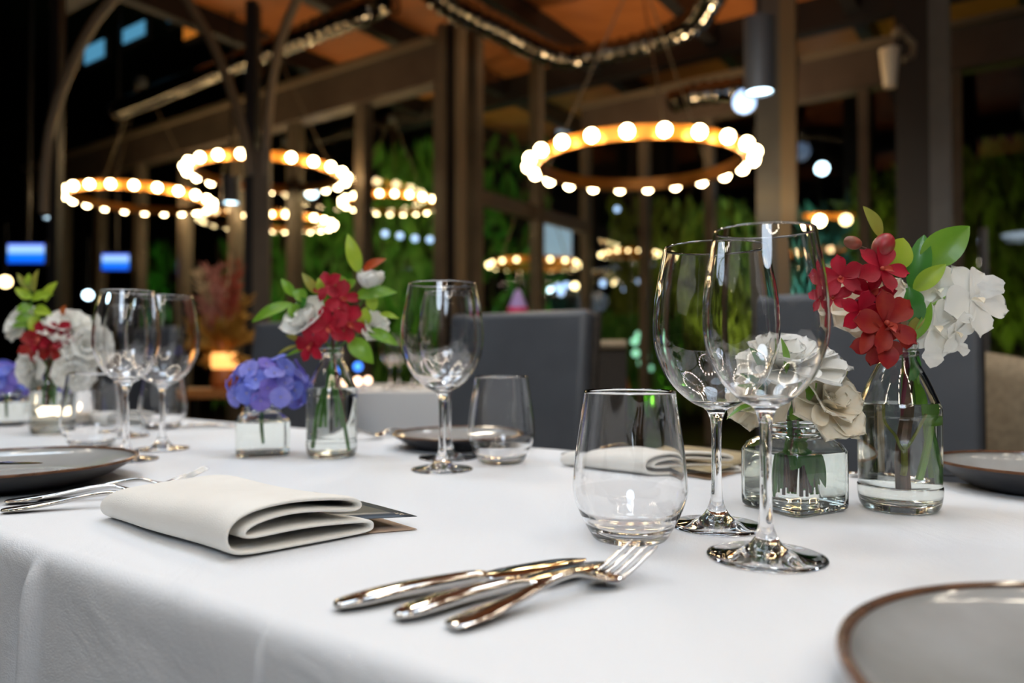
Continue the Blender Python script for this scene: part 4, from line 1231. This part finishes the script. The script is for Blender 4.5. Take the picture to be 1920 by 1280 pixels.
rosy('white rose at the left of the middle bouquet, beside the crimson orchids', 583, 608, 0.037, (-0.4,-0.6,0.6), 'white', -.002, 7, ((3,0.5,0.95),(4,0.75,0.85),(5,0.95,0.65),(5,1.05,0.35)), curl=0.0)
rosy('round white ranunculus at the top right of the middle bouquet', 694, 544, 0.028, (0.1,-0.4,1), 'white', .0, 8, ((3,0.7,0.98),(5,0.85,0.88),(6,0.95,0.72),(7,1.0,0.45)), curl=-0.40)
rosy('white bloom low on the right side of the middle bouquet', 700, 612, 0.022, (0.5,-0.8,0.4), 'white', .004, 9)
t = thing('leafy_sprig', 'spread of lime and green leaves in the middle milk bottle', 'foliage', BM+V((0,0,0.05)))
for (x, y) in ((596,838),(648,845),(606,800)):
    stemtube(t, [Cc(x,y), Cc(616+(x-616)*0.6,760), Cc(622,690), Cc(622,640)], (0.0022,0.0016), 'stem')
for (x0,y0,x1,y1,w,m) in ((548,568,472,604,0.016,'leaf'),(552,556,527,522,0.013,'leaf'),(575,562,548,545,0.018,'leaf'),(595,552,566,511,0.013,'leaf_olive'),(605,556,597,520,0.012,'leaf_lime'),
                          (560,590,540,572,0.02,'leaf'),(673,513,652,438,0.020,'leaf_lime'),(680,508,724,485,0.013,'leaf_red'),(655,546,628,513,0.014,'leaf'),(664,556,745,548,0.020,'leaf'),
                          (700,584,694,541,0.016,'leaf_lime'),(682,610,686,575,0.020,'leaf_lime'),(712,588,748,597,0.009,'leaf_lime'),(688,618,748,648,0.017,'leaf'),(654,634,700,682,0.026,'leaf'),
                          (565,640,535,628,0.008,'leaf_olive'),(562,646,520,664,0.005,'leaf_olive'),(590,648,535,668,0.006,'leaf'),(650,540,668,525,0.014,'leaf'),(560,575,575,560,0.018,'leaf_dark')):
    leaf(t, Cc(x0,y0,-.004), Cc(x1,y1,-.010), w, m, nrm=(0.1,-1,0.35))
# hydrangeas
def hydrangea(c, R_, label, jar, n=38, seed=1, flat=0.8):
    t = thing('hydrangea', label, 'flower', jar+V((0,0,0.02)))
    stemtube(t, [jar+V((0.001,0,0.016)), jar+V((-0.001,0,0.05)), c-V((0,0,R_*0.3))], (0.0022,0.003), 'stem')
    meshes = []
    for m in ('hyd_a','hyd_b','hyd_c'):
        mb = MB()
        for k in range(4):
            a_ = k*PI/2+0.2
            petal_grid(mb, (0,0,0), (math.cos(a_), math.sin(a_), 0.25), (0,0,1), 0.0165, 0.0185, cup=0.25, curl=0.12, base=0.3, top=0.6, nu=5, nv=5, ruffle=0.03)
        me = mb.mesh('floret', True, None); me.materials.append(M[m]); meshes.append(me)
    eye = MB().sphere((0,0,0.0015), 0.0016, 8, 6).mesh('eye'); eye.materials.append(M['hyd_eye'])
    rr_ = random.Random(seed)
    core = obj('flower_core', MB().sphere(c, R_*0.55, 14, 10, sc=(1.1,1,flat)), 'hyd_c', t, world=True)
    inv = MW[t.name].inverted()
    for i in range(n):
        zf = 1 - 1.5*(i+0.5)/n
        ph = i*2.39996
        rho = math.sqrt(max(0,1-zf*zf))
        d = V((rho*math.cos(ph), rho*math.sin(ph), zf))
        p = c + V((d.x*R_*1.12, d.y*R_, d.z*R_*flat))*rr_.uniform(0.76,1.04)
        o = obj('floret', meshes[rr_.randrange(3) if d.x > -0.2 else rr_.randrange(2)], 'hyd_a', t)
        q = (d+V((rr_.uniform(-.5,.5),rr_.uniform(-.5,.3),rr_.uniform(-.3,.4)))).to_track_quat('Z','Y') @ Matrix.Rotation(rr_.uniform(0,1.5),3,'Z').to_quaternion()
        o.rotation_mode = 'QUATERNION'; o.rotation_quaternion = q
        o.location = inv @ p
        o.scale = (rr_.uniform(.85,1.15),)*3
        obj('eye', eye, 'hyd_eye', o)
    return t
hydrangea(Q(505, 728, JM.y-0.002), 0.048, 'blue hydrangea head over the square jar in the middle of the table', JM, seed=2)
hydrangea(Q(14, 716, JL.y-0.002), 0.046, 'blue hydrangea cut off by the left edge of the picture', JL, seed=5)

# --- bouquet D: left bottle
YD = BL.y
Dd = lambda x, y, dy=0.0: Q(x, y, YD+dy)
t = thing('orchid_spray', 'crimson orchids in the left bouquet, above the candle holder', 'flower', BL+V((0,0,0.05)))
stemtube(t, [Dd(90,760), Dd(94,700), Dd(90,650)], 0.002, 'stem_purple')
for i, (x, y, sp) in enumerate(((78,632,0.2),(98,650,1.2),(112,628,0.6),(66,648,2.0))):
    orchid(t, Dd(x,y,-.03), (0.1*i-.1,-1,0.1), 0.030, 'red_dark' if i % 2 else 'red', sp, seed=i+60)
for lab, x, y, R_, ax, dy in (('white bloom at the top of the left bouquet', 124, 612, 0.038, (0.2,-0.7,0.8), -.01), ('white bloom leaning right in the left bouquet, beside the wine glass', 160, 648, 0.038, (0.7,-0.8,0.2), -.01),
                          ('white bloom hanging low left in the left bouquet', 62, 690, 0.036, (-0.5,-0.9,-0.1), -.02), ('white bloom behind the leaves of the left bouquet', 40, 606, 0.034, (-0.5,-0.8,0.4), .01),
                          ('white bloom low right in the left bouquet', 138, 698, 0.034, (0.5,-0.9,-0.3), -.02)):
    t = thing('white_rose', lab, 'flower', BL+V((0,0,0.06)))
    stemtube(t, [BL+V((rb.uniform(-.012,.012),0,0.05)), BL+V((0,0,0.135)), Dd(x,y,dy)], 0.0016, 'stem')
    bloom(t, Dd(x,y,dy), ax, R_, 'white', seed=int(x), ruffle=0.04)
t = thing('leafy_sprig', 'upright lime green sprig in the left bouquet', 'foliage', BL+V((0,0,0.055)))
stemtube(t, [Dd(94,740), Dd(82,660), Dd(62,600), Dd(58,530)], (0.002,0.001), 'stem')
for (x0,y0,x1,y1,w,m) in ((60,560,28,540,.016,'leaf_lime'),(60,560,100,552,.018,'leaf_lime'),(58,545,32,512,.012,'leaf_olive'),(64,548,72,505,.012,'leaf_olive'),(62,575,30,582,.018,'leaf'),(64,578,98,590,.020,'leaf_lime'),
                          (64,592,28,600,.018,'leaf'),(66,600,92,620,.018,'leaf'),(84,565,108,528,.018,'leaf_lime'),(60,540,54,512,.016,'leaf_lime'),(58,552,40,560,.020,'leaf_lime'),(70,590,60,625,.018,'leaf_lime'),(118,592,124,572,.012,'leaf_red'),(60,608,22,612,.012,'leaf')):
    leaf(t, Dd(x0,y0,-.01), Dd(x1,y1,-.02), w, m, nrm=(0.1,-1,0.3))

# ------------------------------------------------------------------ CHAIRS
def chair_proto(label, w=0.44, top=1.005, leather='leather'):
    """faces -Y locally (towards the table); back panel at y=0"""
    t = thing('upholstered_chair', label, 'chair')
    lean = 0.10
    def panel(x0, x1, z0, z1, y0, y1):
        mb = MB()
        v = [V((x0,y0+lean*(z0-0.45),z0)), V((x1,y0+lean*(z0-0.45),z0)), V((x1,y1+lean*(z0-0.45),z0)), V((x0,y1+lean*(z0-0.45),z0)),
             V((x0,y0+lean*(z1-0.45),z1)), V((x1,y0+lean*(z1-0.45),z1)), V((x1,y1+lean*(z1-0.45),z1)), V((x0,y1+lean*(z1-0.45),z1))]
        mb.add(v, [(0,3,2,1),(4,5,6,7),(0,1,5,4),(1,2,6,5),(2,3,7,6),(3,0,4,7)])
        return mb
    mod_bevel(obj('backrest', panel(-w/2, w/2, 0.40, top, 0.0, 0.05), leather, t, sharp=60), 0.018, 4)
    mod_bevel(obj('back_shell', panel(-w/2-0.004, w/2+0.004, 0.36, top-0.006, 0.051, 0.085), 'leather_edge', t, sharp=60), 0.012, 3)
    mod_bevel(obj('seat', MB().box((-w/2,-0.44,0.39),(w/2,0.0,0.48)), leather, t, sharp=60), 0.02, 4)
    for sx in (-1, 1):
        for y in (-0.40, 0.04):
            obj('leg', MB().tube([(sx*(w/2-0.03), y, 0.39), (sx*(w/2-0.03), y, 0.0)], [0.022,0.016], 8), 'dark_leg', t)
    return t
GCH = 'grey leather dining chairs along the far side of the table'
chm = chair_proto('large grey leather chair back directly behind the central tumbler')
def chair_at(o, p1, p2, y_):
    pass
def chair_loc(x1, Y1, x2, Y2):
    a_ = V(((x1-960)/F*Y1, Y1, 0)); b_ = V(((x2-960)/F*Y2, Y2, 0))
    d = (b_-a_); return (a_+b_)/2, math.atan2(d.y, d.x)
chm['group'] = GCH
for (a4, lab, base) in (((452,2.607,598,2.357), 'grey leather chair back behind the middle bouquet and hydrangea', 'leather'),
                        ((192,3.13,300,2.88), 'grey leather chair at far left, seen through the left wine glasses', 'leather'),
                        ((1452,1.69,1800,1.50), 'grey leather chair back behind the front wine glass and the right milk bottle', 'leather')):
    l_, r_ = chair_loc(*a4)
    cc = copy_tree(chm, loc=l_, rz=r_, label=lab, group=GCH)
cc.scale = (1, 1, 1.025)
l_, r_ = chair_loc(826,2.08,1074,1.83)
chm.location = l_; chm.rotation_euler = (0,0,r_)
# a brown chair with a light top roll and a rounded brown chair
t = thing('low_back_chair', 'dark brown chair with a tan top roll, just right of the big grey chair', 'chair', Q(1136,668,2.6)*1.0)
t.location.z = 0; MW[t.name] = Matrix.Translation(V(t.location))
mod_bevel(obj('backrest', MB().box((-0.075,0,0.40),(0.075,0.40,0.915)), 'leather_edge', t, sharp=60), 0.01, 3)
obj('top_roll', MB().tube([(-0.07,0.0,0.925),(0.07,0.0,0.925)], 0.017, 12), 'tanrail', t)
obj('seat', MB().box((-0.075,0.0,0.36),(0.36,0.40,0.45)), 'leather_edge', t, smooth=False)
for x in (-0.05, 0.32):
    for y in (0.03, 0.37): obj('leg', MB().box((x-0.02,y-0.02,0),(x+0.02,y+0.02,0.36)), 'dark_leg', t, smooth=False)
t = thing('tub_chair', 'rounded brown fabric chair at the right, behind the white orchid', 'chair', V((1.17,1.90,0)))
def tubfn(i, j):
    a_ = PI*(i) ; z = 0.40 + 0.50*j
    return V((0.17*math.cos(a_), -0.10+0.17*math.sin(a_), z - 0.05*(1-math.sin(a_))*j))
o = obj('shell_back', MB().grid(tubfn, 20, 8), 'tanrail', t)
sm = o.modifiers.new('th','SOLIDIFY'); sm.thickness = 0.05
obj('seat', MB().lathe([(0,0.38),(0.17,0.38),(0.18,0.42),(0.16,0.46),(0,0.46)], 24, c=(0,-0.12,0)), 'leather_edge', t)
for k in range(4):
    a_ = PI/4+k*PI/2
    obj('leg', MB().tube([(0.13*math.cos(a_),-0.12+0.13*math.sin(a_),0.38),(0.15*math.cos(a_),-0.12+0.15*math.sin(a_),0)], 0.014, 8), 'dark_leg', t)

# ------------------------------------------------------------------ THINGS FURTHER BACK
# a second laid table
c2 = V((-0.35, 3.25, 0))
t = thing('dining_table', 'small table in white cloth behind the big grey chair', 'table', c2)
obj('tabletop', MB().box((-0.48,-0.36,0.715),(0.48,0.36,0.743)), 'wood_under', t, smooth=False)
for sx in (-0.42,0.42):
    for sy in (-0.3,0.3): obj('leg', MB().box((sx-0.025,sy-0.025,0),(sx+0.025,sy+0.025,0.715)), 'dark_leg', t, smooth=False)
o = obj('tablecloth', MB().box((-0.52,-0.40,0.30),(0.52,0.40,0.7505)), 'cloth_far', smooth=False); o.location = c2
bmx = bmesh.new(); bmx.from_mesh(o.data); bmx.faces.ensure_lookup_table()
bmesh.ops.delete(bmx, geom=[f for f in bmx.faces if f.normal.z < -0.5], context='FACES'); bmx.to_mesh(o.data); bmx.free()
tag(o, 'white tablecloth of the second table, its front face showing between bottle and grey chair', 'tablecloth')
for (x, Y, pr) in ((732,3.05,'narrow'),(775,3.2,'wide'),(748,3.35,'narrow')):
    p = V(((x-960)/F*Y, Y, 0.7515))
    copy_tree(narrow if pr == 'narrow' else wide, loc=p, label={732:'small distant wine glass right of the middle bouquet, left of two at front',775:'small distant wine glass on the second table beside the central glass',748:'small distant wine glass at the back of the second table'}[x], group='wine glasses on the second table')
for i, (x, Y, m, r_) in enumerate(((671,3.0,'candle_glow',0.016),(690,3.1,'candle_glow',0.015))):
    p = V(((x-960)/F*Y, Y, 0.7515))
    t = thing('tealight', ['glowing tealight at the left end of the second table, nearest the bottle neck','glowing tealight on the second table just right of the first'][i], 'candle', p)
    obj('cup', MB().lathe([(0,0),(0.022,0),(0.024,0.03),(0.022,0.03),(0.020,0.003),(0,0.003)], 20), 'glass', t)
    obj('flame', MB().sphere((0,0,0.035), r_, 10, 8), m, t)
lamp_ball(671, 687, 5.0, 0.028, emit('blue_lamp', (0.05,0.25,1.0), 3.0), 'pendant_globe', 'small blue lamp just right of the middle bottle neck')
# magenta cone
t = thing('paper_cone', 'magenta paper cone with a lilac tip showing over the big grey chair', 'decoration', Q(971,668,3.9)*1.0)
t.location.z = 0; MW[t.name] = Matrix.Translation(V(t.location))
obj('cone', MB().lathe([(0,0.0),(0.13,0.0),(0.055,1.14),(0,1.14)], 20), 'magenta', t)
obj('tip', MB().lathe([(0.05,1.14),(0.02,1.22),(0,1.24)], 16), 'lilac', t)
t = thing('table_lantern', 'tiny orange lantern behind the brown chair, above the front tumbler', 'lantern', Q(1166,668,4.6)*1.0)
t.location.z = 0; MW[t.name] = Matrix.Translation(V(t.location))
obj('shade', MB().lathe([(0,0.66),(0.055,0.66),(0.02,0.82),(0,0.82)], 16), 'clay', t)
obj('stand', MB().tube([(0,0,0),(0,0,0.66)], 0.02, 8), 'black', t)
# console with lantern and dried plumes
cp = Q(405, 668, 3.9); cp.z = 0
t = thing('console_table', 'honey wood console holding the autumn arrangement, at the left behind the glasses', 'console', cp)
ztop = Q(405,728,3.9).z
mod_bevel(obj('top', MB().box((-0.20,-0.10,ztop-0.05),(0.62,0.16,ztop)), 'orange_wood', t, sharp=60), 0.006)
for x in (-0.17, 0.58):
    for y in (-0.07, 0.13): obj('leg', MB().box((x-0.02,y-0.02,0),(x+0.02,y+0.02,ztop-0.05)), 'dark_leg', t, smooth=False)
p = V((Q(418,668,3.9).x, 3.92, ztop+0.001))
t = thing('clay_vase', 'glowing amber clay vase under the autumn plumes', 'vase', p)
obj('body', MB().lathe([(0,0)] + bez([(0.055,0.0),(0.066,0.03),(0.062,0.08),(0.058,0.10)],5) + [(0.052,0.10),(0.052,0.01),(0,0.01)], 28), 'clay', t)
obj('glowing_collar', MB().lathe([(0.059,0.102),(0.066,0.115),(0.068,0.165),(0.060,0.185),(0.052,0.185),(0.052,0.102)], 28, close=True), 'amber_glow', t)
t = thing('autumn_arrangement', 'autumn arrangement of pink, red and amber plumes on the console', 'dried flowers', p+V((0,0,0.13)))
rp = random.Random(3)
def plume(p0, p1, w, m):
    mb = MB()
    T = p1-p0; L = T.length
    for i in range(70):
        s = rp.uniform(0.25,1); q = p0+T*s
        d = (T.normalized()*0.7 + V((rp.uniform(-1,1),rp.uniform(-1,1),rp.uniform(-.3,.6)))).normalized()
        l_ = w*rp.uniform(.5,1)*(1.2-s*0.7)
        leaf_grid(mb, q, q+d*l_, l_*0.16, nu=3, nv=1, arch=0.05)
    mb.tube([p0, p0+T*0.5, p1], 0.003, 5)
    return obj('plume', mb, m, t, world=True)
E = lambda x, y, dy=0: Q(x, y, 3.92+dy)
b0 = E(418, 660)
for (x, y, w, m) in ((372,505,.12,'pampas_tan'),(392,500,.14,'pampas_pink'),(412,505,.14,'pampas_pink'),(430,495,.12,'pampas_red'),(450,492,.12,'pampas_red'),(440,530,.13,'pampas_red'),(405,540,.13,'pampas_pink'),
                     (380,560,.14,'pampas_pink'),(465,560,.12,'amber_leaf'),(375,600,.14,'amber_leaf'),(395,620,.14,'amber_leaf'),(450,600,.14,'amber_leaf'),(468,630,.13,'amber_leaf'),(372,650,.12,'amber_leaf'),(432,590,.15,'amber_leaf'),(415,600,.15,'amber_leaf'),(385,680,.10,'amber_leaf'),(460,680,.10,'amber_leaf'),(432,475,.05,'pampas_tan')):
    plume(b0, E(x,y,rp.uniform(-.06,.06)), w, m)

# ------------------------------------------------------------------ LIGHTS
def area(loc, size, power, col=(1,1,1), rot=(0,0,0), name='downlight_or_fill', shape='DISK'):
    l = bpy.data.lights.new(name, 'AREA'); l.shape = shape; l.size = size; l.energy = power; l.color = col
    o = bpy.data.objects.new(name, l); COL.objects.link(o); o.location = loc; o.rotation_euler = rot
    return o
def spot(loc, target, power, col, angle=60, size=0.1, name='garden_spot'):
    l = bpy.data.lights.new(name, 'SPOT'); l.energy = power; l.color = col; l.spot_size = math.radians(angle); l.spot_blend = 0.6; l.shadow_soft_size = size
    o = bpy.data.objects.new(name, l); COL.objects.link(o); o.location = loc
    o.rotation_euler = (V(target)-V(loc)).to_track_quat('-Z','Y').to_euler()
    return o
CW = (0.69, 0.84, 1.0)
for (x, y, z, s, p) in ((0.5,0.75,2.75,0.7,7.8),(-0.5,1.0,2.75,0.7,9.4),(-0.05,-0.1,2.8,0.7,2.6),(-1.4,1.7,2.75,0.7,10.5)):
    area((x,y,z), s, p, CW)
area((-0.3,-1.5,2.2), 0.8, 14, (0.68,0.82,1.0), rot=(math.radians(35),0,0))  # added fill from behind the camera, lifts the cloth drop and petals
area((-0.5,2.9,2.6), 0.3, 13, (1,0.86,0.66))
area((0.5,2.3,2.6), 0.3, 7, (0.9,0.95,1))
# garden uplights
for (px, Y, h, pw, col) in ((775,9.0,0.3,62,(0.6,1,0.25)),(560,9.9,0.3,80,(0.5,1,0.3)),(290,11.2,0.3,70,(0.3,1,0.3)),(1230,9.8,0.2,240,(0.75,0.9,0.3)),(1380,9.8,0.2,240,(0.8,0.8,0.35)),(1560,9.0,0.3,200,(0.35,0.9,0.9)),(1655,8.0,0.3,50,(0.8,0.9,0.3)),(1900,6.8,0.2,50,(0.7,1,0.2)),(960,9.3,0.3,70,(0.3,0.9,0.6))):
    c = Q(px, 668, Y); spot((c.x, c.y-0.5, h), (c.x, c.y+0.25, 2.0), pw, col, 66)
# added wash lights that brighten the timber ceiling, without fixtures
spot((1.6,6.2,1.9), (1.4,6.6,HC+3.2), 100, (1,0.72,0.42), 120, name='timber_wash')
spot((-1.2,5.4,2.1), (-1.2,5.8,HC+3.2), 14, (1,0.72,0.42), 120, name='timber_wash')

w = bpy.data.worlds.new('night'); S.world = w; w.use_nodes = True
bg = w.node_tree.nodes['Background']; bg.inputs[0].default_value = (0.35,0.45,0.8,1); bg.inputs[1].default_value = 0.004

# ------------------------------------------------------------------ render settings
S.view_settings.view_transform = 'Standard'
S.view_settings.look = 'None'
S.view_settings.exposure = 0.0
S.view_settings.gamma = 1.0
S.view_settings.use_curve_mapping = False
cy = S.cycles
cy.use_denoising = True
try: cy.denoiser = 'OPENIMAGEDENOISE'
except Exception: pass
cy.max_bounces = 20
cy.diffuse_bounces = 3
cy.glossy_bounces = 5
cy.transmission_bounces = 16
cy.transparent_max_bounces = 12
cy.caustics_reflective = False
cy.caustics_refractive = True
cy.blur_glossy = 0.3
cy.sample_clamp_indirect = 45.0
cy.sample_clamp_direct = 0.0
cy.use_light_tree = True
cy.use_adaptive_sampling = True
cy.adaptive_threshold = 0.02
